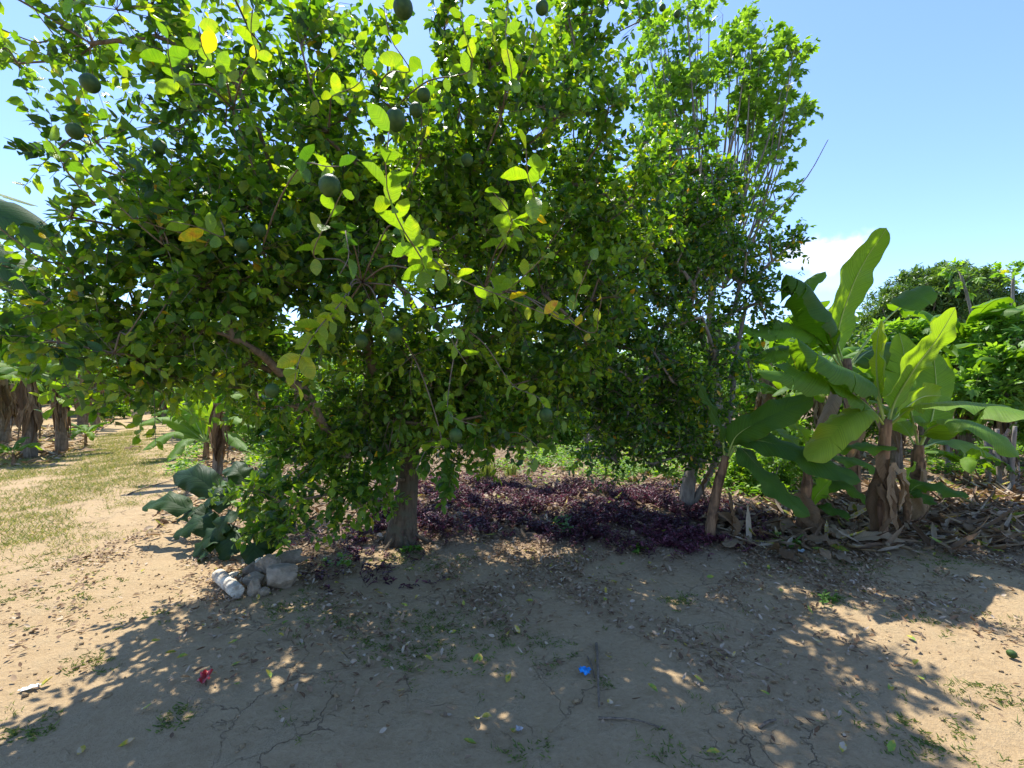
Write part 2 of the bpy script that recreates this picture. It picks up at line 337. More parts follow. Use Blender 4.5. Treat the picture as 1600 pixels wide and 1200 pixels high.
# ------------------------------------------------------------------ trees
class Skel:
    def __init__(s, path, rnd=.05):
        s.p = [np.array(q, float) for q in path]; s.par = [-1]+list(range(len(path)-1)); s.len = [0.0]
        for i in range(1, len(path)): s.len.append(s.len[-1]+np.linalg.norm(s.p[i]-s.p[i-1]))
        s.trunk = len(path); s.first = max(1, int(len(path)*.35)); s.tips = []
    def grow(s, T, step=.28, k=.28, sag=.12):
        c = s.p[s.trunk-1]; order = np.argsort(np.linalg.norm(T-c, axis=1))
        for t in T[order]:
            A = np.array(s.p[s.first:]); D = np.linalg.norm(A-t, axis=1)+k*np.array(s.len[s.first:]); j = int(np.argmin(D))+s.first
            a = s.p[j]; d = np.linalg.norm(t-a); m = max(1, int(round(d/step))); par = j
            mid = (a+t)/2+rng.normal(0, .10*d, 3)+np.array([0, 0, sag*d])
            for q in range(1, m+1):
                w = q/m; x = (1-w)**2*a+2*w*(1-w)*mid+w*w*t
                s.p.append(x); s.par.append(par); s.len.append(s.len[par]+d/m); par = len(s.p)-1
            s.tips.append(par)
    def tubes(s, mb_tr, mb_br, r_tip=.004, e=2.0, r_base=.12, flare=1.5, thick=.03):
        n = len(s.p); r = np.zeros(n); ch = [[] for _ in range(n)]
        for i in range(n-1, -1, -1):
            if s.par[i] >= 0: ch[s.par[i]].append(i)
        for i in range(n-1, -1, -1): r[i] = r_tip if not ch[i] else sum(r[c]**e for c in ch[i])**(1/e)
        sc = r_base/r[s.trunk-1]; r = np.where(r*sc > r_tip*1.2, r*sc, r_tip*1.2); r[s.trunk:] = np.minimum(r[s.trunk:], .52*r_base); s.r = r; s.ch = ch
        for i in range(s.trunk):
            t = i/max(s.trunk-1, 1); r[i] = r_base*(1.22-.22*t)*(1+(flare-1)*math.exp(-t*7))
        tube(mb_tr, bez(s.p[:s.trunk], 14), np.interp(np.linspace(0, 1, 14), np.linspace(0, 1, s.trunk), r[:s.trunk]), 12, wob=.05)
        st = [(s.trunk-1, None)]; roots = [(i, c) for i in range(s.trunk) for c in ch[i] if c >= s.trunk]
        while roots:
            a, c = roots.pop(); chain = [a, c]
            while ch[c]:
                cs = sorted(ch[c], key=lambda q: -r[q])
                for o in cs[1:]: roots.append((c, o))
                c = cs[0]; chain.append(c)
            rr = [r[q] for q in chain]; rr[0] = min(r[chain[0]], rr[1]*1.15)
            tube(mb_br, [s.p[q] for q in chain], rr, 7 if rr[1] > thick else (5 if rr[1] > .012 else 3), cap=False)

def blobs_sample(bl, n):
    """bl rows: px, py, depth, rx, rz_up, ry_depth, weight"""
    w = np.array([b[3]*b[4]*b[5]*b[6] for b in bl]); k = rng.choice(len(bl), n, p=w/w.sum())
    c = np.array([tuple(P(*b[:3])) for b in bl])[k]; r = np.array([(b[3], b[5], b[4]) for b in bl])[k]
    u = norm(rng.normal(size=(n, 3)))*(rng.random((n, 1))**.42)
    p = c+u*r; p[:, 2] = np.maximum(p[:, 2], .22); return p, c

def tint_mix(N, young=.12, yellow=.02, base=(.05, .55)):
    t = rng.uniform(*base, N); q = rng.random(N)
    t = np.where(q < young, rng.uniform(.6, .86, N), t); t = np.where(q > 1-yellow, rng.uniform(.9, 1.0, N), t)
    return t

def _roots(mb, base, r):
    for k in range(6):
        a = k*1.05+rng.uniform(-.2, .2); L = rng.uniform(.16, .34); dv = Vector((math.cos(a), math.sin(a), 0))
        tube(mb, bez([base+dv*r*.5+Vector((0, 0, .28)), base+dv*r*1.15+Vector((0, 0, .12)), base+dv*(r+L*.5)+Vector((0, 0, .035)), base+dv*(r+L)+Vector((0, 0, -.02))], 8), np.linspace(r*.42, r*.12, 8), 8, wob=.08)
def foliage(mb_l, mb_t, nodes, centre, per, tl=(.18, .42), nl=10, L=.085, W=.045, young=.12, yellow=.02, base=(.05, .55), up=.35, hi=False, pal=False, jit=.06, mat_t=0, droop=.15):
    """twigs spring from the given nodes, each with leaves set along it"""
    k = np.repeat(np.arange(len(nodes)), per); N = len(k); p0 = nodes[k]+vnoise(N, jit)*0
    out = norm(p0-centre[k]+vnoise(N, .25)); d = norm(out*.7+vnoise(N, .75)+np.array([0, 0, up]))
    ln = rng.uniform(*tl, N)[:, None]; p1 = p0+d*ln; p1[:, 2] -= droop*ln[:, 0]*rng.random(N); p1[:, 2] = np.maximum(p1[:, 2], .1)
    stems(mb_t, p0, p1, .0028, .0012, mat_t)
    ty = rng.random(N) < young*1.6
    f = (np.arange(nl)+.5)/nl; f = .18+.82*f
    K = np.repeat(np.arange(N), nl); ff = np.tile(f, N)+rng.normal(0, .02, N*nl)
    pos = p0[K]+(p1-p0)[K]*ff[:, None]; dk = d[K]
    sidev = norm(np.cross(dk, vnoise(len(K)))); ld = norm(dk*rng.uniform(.2, .9, len(K))[:, None]+sidev+np.array([0, 0, -.12]))
    nr = norm(np.array([-.03, .28, .85])+vnoise(len(K), .5))
    sz = np.clip(rng.normal(1, .22, len(K)), .45, 1.6)
    ti = tint_mix(len(K), young*.4, yellow, base); ti = np.where(ty[K] & (rng.random(len(K)) < .8), rng.uniform(.58, .86, len(K)), ti)
    if pal:                                     # palmate leaves: petiole + five leaflets
        pe = pos+ld*(L*.9*sz)[:, None]; stems(mb_t, pos, pe, .0012, .0008, mat_t)
        s_ = norm(np.cross(ld, nr))
        for a in (-1.25, -.62, 0, .62, 1.25):
            dd = ld*math.cos(a)+s_*math.sin(a)+np.array([0, 0, -.25])
            leaves(mb_l, pe, dd, nr, L*sz*(1-.22*abs(a)), W*sz, ti, fold=.2, curl=.2)
    else: leaves(mb_l, pos, ld, nr, L*sz, W*sz*rng.uniform(.85, 1.15, len(K)), ti, hi=hi)
    return p1

def make_tree(name, label, cat, path, bl, nt, per, nl, L, W, leafm, barkm, r_base=.12, flare=1.5, tl=(.18, .42), group=None, young=.12, yellow=.02, base=(.05, .55), up=.35, pal=False, r_tip=.004, step=.28, all_nodes=False, k=.28, crown='crown'):
    root = thing(name, label, cat, Vector(path[0]), group); inv = Vector(path[0])
    s = Skel([tuple(p) for p in path]); T, c = blobs_sample(bl, nt); T = T[~((name == 'lemon_tree') & (T[:, 0] < -1.13*T[:, 1]))]; s.grow(T, step=step, k=k)
    tr, br, lf = MB(), MB(), MB(); s.tubes(tr, br, r_tip, r_base=r_base, flare=flare)
    cc = np.array([tuple(P(*b[:3])) for b in bl]); A = np.array(s.p[s.trunk:])
    A = A[(s.r[s.trunk:] < .018) if all_nodes else np.isin(np.arange(s.trunk, len(s.p)), s.tips)]
    near = cc[np.argmin(np.linalg.norm(A[:, None]-cc[None], axis=2), axis=1)]
    foliage(lf, br, A, near, per, tl, nl, L, W, young, yellow, base, up, pal=pal)
    if r_base > .09 and name == 'lemon_tree': _roots(tr, Vector(path[0])+Vector((0, 0, .05)), r_base)
    tr.build('trunk', barkm, root, loc=inv); br.build('branches', M_twig if barkm is M_bark else barkm, root, loc=inv); lf.build(crown, leafm, root, loc=inv)
    return root, s

b0 = G(628, 846)
trunk = [b0-Vector((0, 0, .05)), P(632, 800, 4.79), P(638, 750, 4.78), P(640, 700, 4.76), P(646, 655, 4.7), P(656, 610, 4.6)]
LEMON = [  # px, py, depth, rx, up, depth radius, weight
 (600, 170, 3.5, 1.2, .85, .6, .75), (350, 150, 3.1, 1.0, .75, .5, .65), (140, 60, 2.9, .75, .5, .5, .42), (70, 235, 2.9, .5, .25, .45, .2),
 (235, 330, 2.9, .6, .4, .5, 1.0), (430, 400, 3.6, .8, .8, .5, 1.4), (320, 430, 2.9, .6, .45, .35, 1.4), (650, 400, 3.6, 1.0, .8, .6, 1.3), (820, 240, 3.9, .8, .9, .6, .9),
 (860, 470, 4.2, .9, .75, .6, 1.2), (110, 520, 2.6, .5, .22, .3, 1.9), (400, 570, 3.9, .7, .45, .4, 1.6), (470, 760, 4.1, .5, .42, .3, 2.0), (530, 680, 4.3, .6, .4, .35, 1.9), (560, 745, 4.15, .35, .36, .25, 1.9), (715, 690, 4.2, .35, .25, .25, 1.8), (700, 560, 4.3, .6, .4, .4, 1.4), (800, 590, 4.6, .5, .35, .4, 1.5), (350, 640, 3.8, .45, .16, .3, 1.8),
 (620, 590, 4.5, .9, .5, .6, 1.4), (770, 640, 4.3, .75, .32, .45, 1.7), (680, 760, 4.3, .2, .24, .15, 2.0), (860, 60, 4.2, .65, .7, .5, .6), (600, 690, 4.2, .4, .25, .3, 1.7),
 (300, -60, 3.2, 1.0, .5, .5, .15), (940, 340, 4.7, .65, .8, .6, .9), (940, 50, 4.4, .5, .5, .4, .8), (925, 220, 4.5, .4, .6, .4, .9), (620, 330, 5.2, 1.8, 1.0, .5, .6), (250, 450, 3.0, .7, .4, .4, 1.5), (240, 575, 2.9, .4, .16, .25, 2.0),
 (650, 330, 7.2, 1.9, .8, 1.0, .5), (900, 350, 7.4, 1.6, .8, 1.0, .5), (780, 440, 8.6, 2.2, .6, .8, .45)]
lemon, LS = make_tree('lemon_tree', 'large spreading citrus tree with flared trunk and green fruit filling the middle', 'tree', trunk, LEMON, 770, 9, 13, .069, .039, M_cit, M_bark, r_base=.092, flare=1.7, young=.46, yellow=.014, base=(0, .52))  # young share raised so leaf colour lightens the shaded crown interior
A_LS = np.array(LS.p[LS.trunk:])

def spray(pts, n, L=.11, tints=(.66, .84), parent=lemon, yellow=.04, W=None, hang=0.0, name='leafy_shoot'):
    pts = [Vector(p) if not isinstance(p, tuple) else P(*p) for p in pts]
    j = A_LS[np.argmin(np.linalg.norm(A_LS-np.array(pts[0]), axis=1))]
    base = Vector(j); mid = (base+pts[0])/2+Vector((0, 0, .06))
    path = bez([base, mid]+pts, 22); mb = MB()
    tube(mb, path, np.linspace(.006, .0018, 22), 5, mat=1)
    q = path; n = int(n*1.35); ii = (np.linspace(.52, 1, n)*(len(q)-1)).astype(int); pos = q[ii]
    tan = norm(np.gradient(q, axis=0))[ii]; ang = np.arange(n)*2.4+rng.uniform(0, 6); u = norm(np.cross(tan, np.array([.2, .9, .3]))); w = np.cross(tan, u)
    side = np.cos(ang)[:, None]*u+np.sin(ang)[:, None]*w
    ld = norm(tan*rng.uniform(.35, .9, n)[:, None]+side+np.array([0, 0, .12-hang]))
    nr = norm(np.array([-.05, .6, .7])+vnoise(n, .28))
    ti = rng.uniform(*tints, n); ti = np.where(rng.random(n) < yellow, rng.uniform(.9, .97, n), ti)
    LL = L*np.clip(rng.normal(1, .16, n), .6, 1.35)*np.where(np.arange(n) > n-3, .8, 1)
    leaves(mb, pos, ld, nr, LL, LL*.56 if W is None else W, ti, fold=.3, curl=.22, hi=True)
    mb.build(name, [M_cit, M_twig], parent, loc=parent.location)
spray([(662, 420, 2.1), (625, 350, 1.75), (603, 285, 1.5), (608, 205, 1.45)], 19, .105, (.62, .82), yellow=0)
spray([(832, 330, 2.2), (824, 270, 1.9), (822, 232, 1.8)], 9, .12)
spray([(800, 350, 2.1), (785, 318, 1.98), (770, 300, 1.9)], 8, .11)
spray([(535, 470, 2.35), (500, 510, 2.1), (468, 560, 1.95), (460, 600, 1.9)], 20, .09, (.78, .88), hang=.25)  # tints raised to paint direct sun onto this shaded shoot
spray([(530, 490, 2.3), (470, 520, 2.1), (445, 520, 2.0)], 6, .07)
spray([(700, 500, 2.3), (705, 530, 2.2), (730, 570, 2.1)], 11, .095, (.6, .8), hang=.3)
spray([(690, 690, 3.2), (668, 700, 2.9), (650, 735, 2.7)], 6, .10, hang=.2)
spray([(800, 600, 3.0), (840, 620, 2.7), (850, 640, 2.6)], 9, .085, hang=.2)
spray([(735, 110, 2.2), (725, 50, 2.0), (718, 0, 2.0)], 9, .08)
spray([(800, 120, 2.2), (790, 60, 2.1), (795, 5, 2.1)], 9, .08)
spray([(640, 110, 2.2), (610, 60, 2.0), (600, 10, 2.0)], 9, .08)
spray([(620, 350, 2.4), (700, 425, 2.1), (790, 465, 2.1), (850, 490, 2.15)], 14, .085, (.6, .88), yellow=.18)
spray([(780, 460, 2.4), (820, 430, 2.1), (850, 400, 2.0)], 8, .09)
spray([(880, 500, 2.6), (905, 450, 2.3), (925, 405, 2.2)], 9, .085)
spray([(920, 520, 2.6), (935, 490, 2.3), (940, 465, 2.2)], 4, .08, (.86, .95))
spray([(400, 90, 2.0), (392, 50, 1.75), (395, 15, 1.65)], 7, .085)
spray([(340, 110, 2.2), (318, 80, 2.0), (310, 40, 1.9)], 8, .09, yellow=.15)
spray([(280, 130, 2.2), (265, 95, 2.0), (262, 60, 1.9)], 8, .095, (.55, .8))
spray([(350, 370, 2.4), (310, 355, 2.2), (265, 345, 2.1)], 8, .09, yellow=.2)
spray([(600, 500, 2.6), (590, 470, 2.4), (600, 500, 2.3)], 9, .08, (.6, .82))
spray([(520, 150, 2.4), (555, 135, 2.2), (575, 110, 2.1)], 7, .08)
spray([(540, 360, 2.2), (545, 400, 2.0), (530, 430, 1.9)], 7, .085, (.3, .75), yellow=.1)
spray([(470, 260, 2.1), (510, 260, 1.8), (530, 260, 1.7)], 7, .085, (.35, .8))
spray([(490, 400, 2.3), (520, 330, 2.0), (535, 300, 1.9)], 8, .085, (.6, .85))
spray([(700, 620, 3.0), (705, 650, 2.7), (745, 665, 2.6)], 10, .09, (.5, .7), hang=.3)
spray([(840, 700, 3.6), (830, 725, 3.4), (825, 745, 3.3)], 6, .09, (.6, .9), hang=.3)
for px, py, d in ((60, 520, 2.5), (120, 495, 2.6), (30, 560, 2.5), (180, 545, 2.7), (90, 465, 2.6), (20, 500, 2.4), (150, 580, 2.8), (210, 520, 2.8), (80, 590, 2.7), (240, 560, 2.9), (310, 600, 3.2), (60, 620, 2.8)):
    spray([(px+50, py-25, d+.2), (px+20, py-5, d+.05), (px, py, d)], 9, .08, (.68, .86), hang=.1, yellow=.06)
for k in range(34):                             # further shoots over the sunny near side of the crown
    j = int(rng.integers(len(A_LS))); a = A_LS[j]
    cand = A_LS[(A_LS[:, 1] < 3.2) & (A_LS[:, 2] > 1.7)]; a = cand[rng.integers(len(cand))]
    d = Vector((rng.normal(0, .25), -.35+rng.normal(0, .15), rng.uniform(.05, .45))); p0 = Vector(a)+d*.3
    spray([p0, p0+d*.35, p0+d*.6+Vector((0, 0, .05))], int(rng.integers(6, 11)), rng.uniform(.065, .085), (.45, .85), yellow=.07)
for px, py in ((545, 700), (620, 690), (740, 700), (790, 690), (860, 700), (400, 660), (350, 640), (610, 740), (500, 690), (430, 690), (590, 770), (575, 820), (545, 770), (700, 770), (760, 720), (820, 680), (660, 740), (560, 790), (470, 810), (430, 740), (520, 830), (690, 740), (690, 790), (440, 830), (500, 740), (590, 740)):
    spray([(px+12, py-60, 4.2), (px+6, py-30, 4.1), (px, py, 4.0)], 12, .10, (.35, .72), hang=.35)

def fruit_mesh(r=.036):
    mb = MB(); n, m = 14, 18; V = []; th = np.linspace(0, np.pi, n)
    for t in th:
        rr = r*math.sin(t); z = r*1.06*math.cos(t); z -= .09*r*math.exp(-((t-np.pi)/.25)**2)
        for a in np.linspace(0, 2*np.pi, m, endpoint=False): V.append((rr*math.cos(a)*(1+.02*math.sin(3*a)), rr*math.sin(a), z))
    i = np.arange(n-1)[:, None]*m; j = np.arange(m)[None]; k = (j+1) % m
    mb.add(V, [np.stack([i+j, i+m+j, i+m+k, i+k], -1).reshape(-1, 4)])
    tube(mb, [(0, 0, r*.98), (0, 0, r*1.12), (.003, 0, r*1.5)], [.007, .0028, .0022], 6, mat=1)
    return mb.mesh('fruit')
FM = fruit_mesh(); FM.materials.append(M_fruit); FM.materials.append(M_gtwig)
def fruit(px, py, d, parent, s=1.0):
    o = bpy.data.objects.new('fruit', FM); C.objects.link(o); o.parent = parent; o.location = P(px, py, d)-parent.location
    o.scale = (s,)*3; o.rotation_euler = (rng.uniform(-.3, .3), rng.uniform(-.3, .3), rng.uniform(0, 6))
for f in ((618, 187, 1.68), (515, 290, 1.62), (630, 12, 1.72), (425, 610, 2.1, .85), (405, 360, 2.6), (377, 383, 2.5), (662, 148, 2.5), (650, 172, 2.5), (712, 680, 2.5), (853, 648, 2.5),
          (117, 205, 2.3), (141, 130, 2.0), (575, 482, 2.6), (565, 533, 2.6), (618, 522, 2.4), (847, 12, 2.6), (268, 383, 2.7), (470, 795, 3.9), (1003, 395, 4.2), (955, 690, 4.3), (250, 230, 2.6), (730, 250, 2.8)):
    fruit(f[0], f[1], f[2], lemon, f[3] if len(f) > 3 else 1.0)

# leaning small-leaved citrus behind, right of the big one
b1 = G(1070, 802)
LIME = [(1000, 560, 5.5, 1.1, .75, .7, 1.2), (1030, 690, 5.5, .75, .3, .5, 1.3), (930, 640, 5.6, .6, .5, .5, 1.1), (1130, 450, 5.8, .7, .6, .6, .9), (1190, 400, 5.8, .45, .22, .4, .7), (990, 400, 5.7, .9, .8, .7, 1.1),
        (1050, 270, 6.0, .7, .4, .6, .4), (1160, 560, 5.7, .3, .45, .4, .9), (1010, 250, 6, .5, .4, .5, .3), (1180, 470, 5.7, .3, .3, .3, 1.0), (1070, 380, 5.8, .8, .5, .6, .8), (900, 560, 5.4, .8, .7, .6, 1.0), (880, 400, 5.4, .9, .9, .6, 1)]
lime, S2 = make_tree('citrus_tree', 'leaning small leaved citrus tree with forked trunk beside the purple ground cover', 'tree', [b1-Vector((0, 0, .05)), P(1078, 745, 5.82), P(1092, 700, 5.8), P(1100, 640, 5.75), P(1112, 570, 5.7), P(1125, 500, 5.7)],
    LIME + [(1080, 330, 6.3, .8, .6, .6, .8), (1120, 400, 6.2, .6, .5, .5, .8), (1000, 640, 5.4, 1.0, .4, .5, 1.5), (1090, 620, 5.5, .5, .4, .4, 1.3), (1055, 722, 5.4, .35, .14, .3, 2), (930, 700, 5.5, .3, .12, .3, 2), (990, 715, 5.4, .3, .12, .3, 1.6)], 470, 11, 11, .058, .032, M_lime, M_greyb, r_base=.055, flare=1.5, young=.18, yellow=.03, base=(.05, .6), tl=(.15, .4))
mb = MB(); tube(mb, bez([b1+Vector((.05, 0, 0)), P(1095, 765, 5.8), P(1120, 715, 5.7), P(1140, 650, 5.7), P(1150, 560, 5.7), P(1165, 480, 5.8)], 16), np.linspace(.045, .02, 16), 8, wob=.05); mb.build('trunk', M_greyb, lime, loc=lime.location)
for f in ((1022, 240, 5.4), (1068, 298, 5.4), (1098, 336, 5.4), (1122, 331, 5.4), (1090, 480, 5.3), (1035, 12, 5.0), (1058, 22, 5.0)): fruit(*f, lime)

# tall slender tree behind, with upright whippy branches
def tall_tree():
    base = G(1128, 742); root = thing('slender_tree', 'tall slender tree with upright whippy bare branches and pale green tufts against the sky', 'tree', base)
    tr, br, lf = MB(), MB(), MB(); o = Vector(base)
    tube(tr, bez([base-Vector((0, 0, .05)), P(1120, 620, 8.2), P(1110, 500, 8.1), P(1118, 400, 8), P(1112, 340, 8)], 16), np.linspace(.1, .05, 16), 10, wob=.05)
    # limbs: from a point up to the tip, arching upright
    ends = []
    for i in range(58):
        tx = rng.uniform(985, 1240); edge = abs(tx-1110)/140; ty = 20+70*edge**2+rng.uniform(0, 190)*rng.random()
        d = 8+rng.normal(0, .5); sx = 1110+(tx-1110)*.35+rng.normal(0, 12); sy = rng.uniform(300, 420)
        pts = bez([P(1114, 420, 8), P(sx, sy, 8), P((sx+tx*1.8)/2.8, (sy+ty)/2, d), P(tx, ty, d)], 12); r0 = rng.uniform(.014, .026)
        tube(br, pts, np.linspace(r0, .005, 12), 5, cap=False); ends += [pts[k] for k in (8, 11)]
    for pp in ([(1190, 350), (1215, 330), (1262, 275), (1294, 218)], [(1180, 380), (1200, 320), (1225, 245), (1245, 180)], [(1205, 340), (1208, 300), (1198, 270)],
               [(1170, 370), (1195, 290), (1232, 200), (1262, 170)], [(1150, 390), (1190, 280), (1215, 215), (1232, 105)], [(1130, 420), (1165, 330), (1220, 240), (1268, 160)],
               [(1110, 440), (1130, 330), (1150, 250), (1225, 80)], [(1145, 440), (1180, 395), (1190, 350), (1200, 320)]):
        pts = bez([P(1130, 450, 8)]+[P(a, b, 7.9) for a, b in pp], 14); tube(br, pts, np.linspace(.02, .006, 14), 5)
        ends += [pts[-1]] if pp[-1][1] not in (320, 218) else []
    for i in range(250):
        a = P(rng.uniform(980, 1240), rng.uniform(60, 400), 8+rng.normal(0, .5)); 
        if rng.random() < .55: ends.append(np.array(a))
    E = np.array([tuple(e) for e in ends]); top = E[E[:, 2] > 5.6]; E = np.vstack([E[rng.random(len(E)) < .85], top[rng.integers(0, len(top), 60)]+vnoise(60, .04)])
    cen = np.tile(np.array(P(1110, 330, 8)), (len(E), 1))
    # only keep leaf tufts that sit on a limb: snap the loose ones to the nearest limb point
    L_ = np.concatenate(br.v); 
    L_ = L_[L_[:, 0] < P(1262, 0, 7.9).x]
    for i in range(len(E)): E[i] = L_[np.argmin(np.sum((L_-E[i])**2, axis=1))]
    foliage(lf, br, E, cen, 2, (.12, .34), 5, .11, .045, young=.45, yellow=.01, base=(.2, .8), up=.5, pal=True)
    tr.build('trunk', M_greyb, root, loc=o); br.build('branches', M_greyb, root, loc=o); lf.build('crown', M_cass, root, loc=o)
tall_tree()

# ------------------------------------------------------------------ banana plants
def blade(mb, ctrl, hw, face=(0, 0, 1), fold=.35, sag=0.0, pet=.12, tear=0, wave=.03, tint=.4, n=26, rib=.013, mats=(0, 1), tipw=.35, roll=0.0, vm=4):
    n = int(n*1.5) if n >= 24 else n; c = bez(ctrl, n); tan = norm(np.gradient(c, axis=0)); fv = np.array(face, float); N_ = norm(fv-tan*np.sum(tan*fv, axis=1, keepdims=True)); 
    if roll: 
        S0 = np.cross(tan, N_); N_ = N_*math.cos(roll)+S0*math.sin(roll)
    S = np.cross(tan, N_); t = np.linspace(0, 1, n)
    tube(mb, c-N_*rib*.6, rib*(1-.85*t), 6, mat=mats[1], tint=.5)
    k0 = max(1, int(pet*(n-1))); u = (t[k0:]-t[k0])/(1-t[k0])
    prof = np.sqrt(np.clip(u/.14, 0, 1))*np.where(u > 1-tipw, np.sqrt(np.clip(1-((u-1+tipw)/tipw)**2, 0, 1)), 1)*(.82+.18*np.sin(np.pi*u))
    ph = rng.uniform(0, 6, 4)
    for sgn in (-1, 1):
        rows = np.arange(k0, n); cuts = [0]+sorted(rng.choice(np.arange(2, len(rows)-2), min(tear, len(rows)-5), replace=False).tolist() if tear else [])+[len(rows)-1]
        for a, b in zip(cuts[:-1], cuts[1:]):
            idx = np.arange(a, b+1); dang = rng.normal(0, .05+.03*min(tear, 12)); cen = (a+b)/2
            V = []; UV = []
            for i in idx:
                for q in range(vm+1):
                    v = q/vm; w = hw*prof[i]*v; ang = fold-(fold+sag)*v+dang*v
                    gap = (cen-i)*(.16*v if tear else 0)/max(1, (b-a)/2)*.5
                    j = rows[i]; step = c[min(j+1, n-1)]-c[max(j-1, 0)]
                    zz = wave*math.sin(u[i]*17+ph[0]+sgn)*v*v+wave*.5*math.sin(u[i]*37+ph[1]*sgn)*v*v
                    V.append(c[j]+S[j]*sgn*w*math.cos(ang)+N_[j]*(w*math.sin(ang)+zz*prof[i])+step*gap*.5+tan[j]*w*.12)
                    UV.append((sgn*v, u[i]))
            m = vm+1; r = len(idx); i_ = np.arange(r-1)[:, None]*m; j_ = np.arange(vm)[None]
            mb.add(V, [np.stack([i_+j_, i_+j_+1, i_+m+j_+1, i_+m+j_], -1).reshape(-1, 4)], mats[0], tint+rng.normal(0, .015), UV)
def dryleaf(mb, top, L, w, az, tint=.5, out=.1):
    """a withered leaf or sheath hanging down a stem, crumpled lengthwise"""
    n, m = 12, 5; dv = np.array([math.cos(az), math.sin(az), 0]); sv = np.array([-dv[1], dv[0], 0]); V = []; UV = []
    ph = rng.uniform(0, 6, 3); top = np.array(tuple(top))
    for i in range(n):
        t = i/(n-1); c = top+dv*(out*(math.sin(t*2.6)*.8+.25*t))+np.array([0, 0, -L*t])+sv*.05*math.sin(t*5+ph[0])
        ww = w*(.35+.65*math.sin(math.pi*min(1, t*.8+.12)))*(1-.55*t*t)
        for q in range(m):
            v = q/(m-1)*2-1; V.append(c+sv*v*ww+dv*(.35*ww*math.cos(v*4+ph[1]+t*3)+rng.normal(0, .008))+np.array([0, 0, rng.normal(0, .012)])); UV.append((v*.7, t*.6))
    i_ = np.arange(n-1)[:, None]*m; j_ = np.arange(m-1)[None]
    mb.add(V, [np.stack([i_+j_, i_+j_+1, i_+m+j_+1, i_+m+j_], -1).reshape(-1, 4)], 0, tint+rng.normal(0, .12), UV)

def stem_mesh(mb, pts, r0, r1, strips=6):
    q = bez(pts, 16); rr = np.linspace(r0, r1, 16)*(1+.25*np.exp(-np.linspace(0, 1, 16)*8)); rr *= 1+rng.normal(0, .03, 16); tube(mb, q, rr, 14, wob=.035)
    for s_ in range(strips):                    # overlapping sheath edges standing off the stem
        a = rng.uniform(0, 6.28); k0 = int(rng.integers(0, 6)); k1 = int(rng.integers(9, 16)); seg = q[k0:k1]
        off = np.array([math.cos(a), math.sin(a), 0]); sv = np.array([-off[1], off[0], 0]); V = []
        for i, c in enumerate(seg):
            R = rr[k0+i]*(1.03+.25*(i/len(seg))**3); w = R*(.9-.5*i/len(seg))
            for v in (-1, 0, 1): V.append(c+off*(R*(1.03 if v == 0 else .78)+.004)+sv*w*v*.8)
        m = 3; i_ = np.arange(len(seg)-1)[:, None]*m; j_ = np.arange(2)[None]
        mb.add(V, [np.stack([i_+j_, i_+j_+1, i_+m+j_+1, i_+m+j_], -1).reshape(-1, 4)], 0)

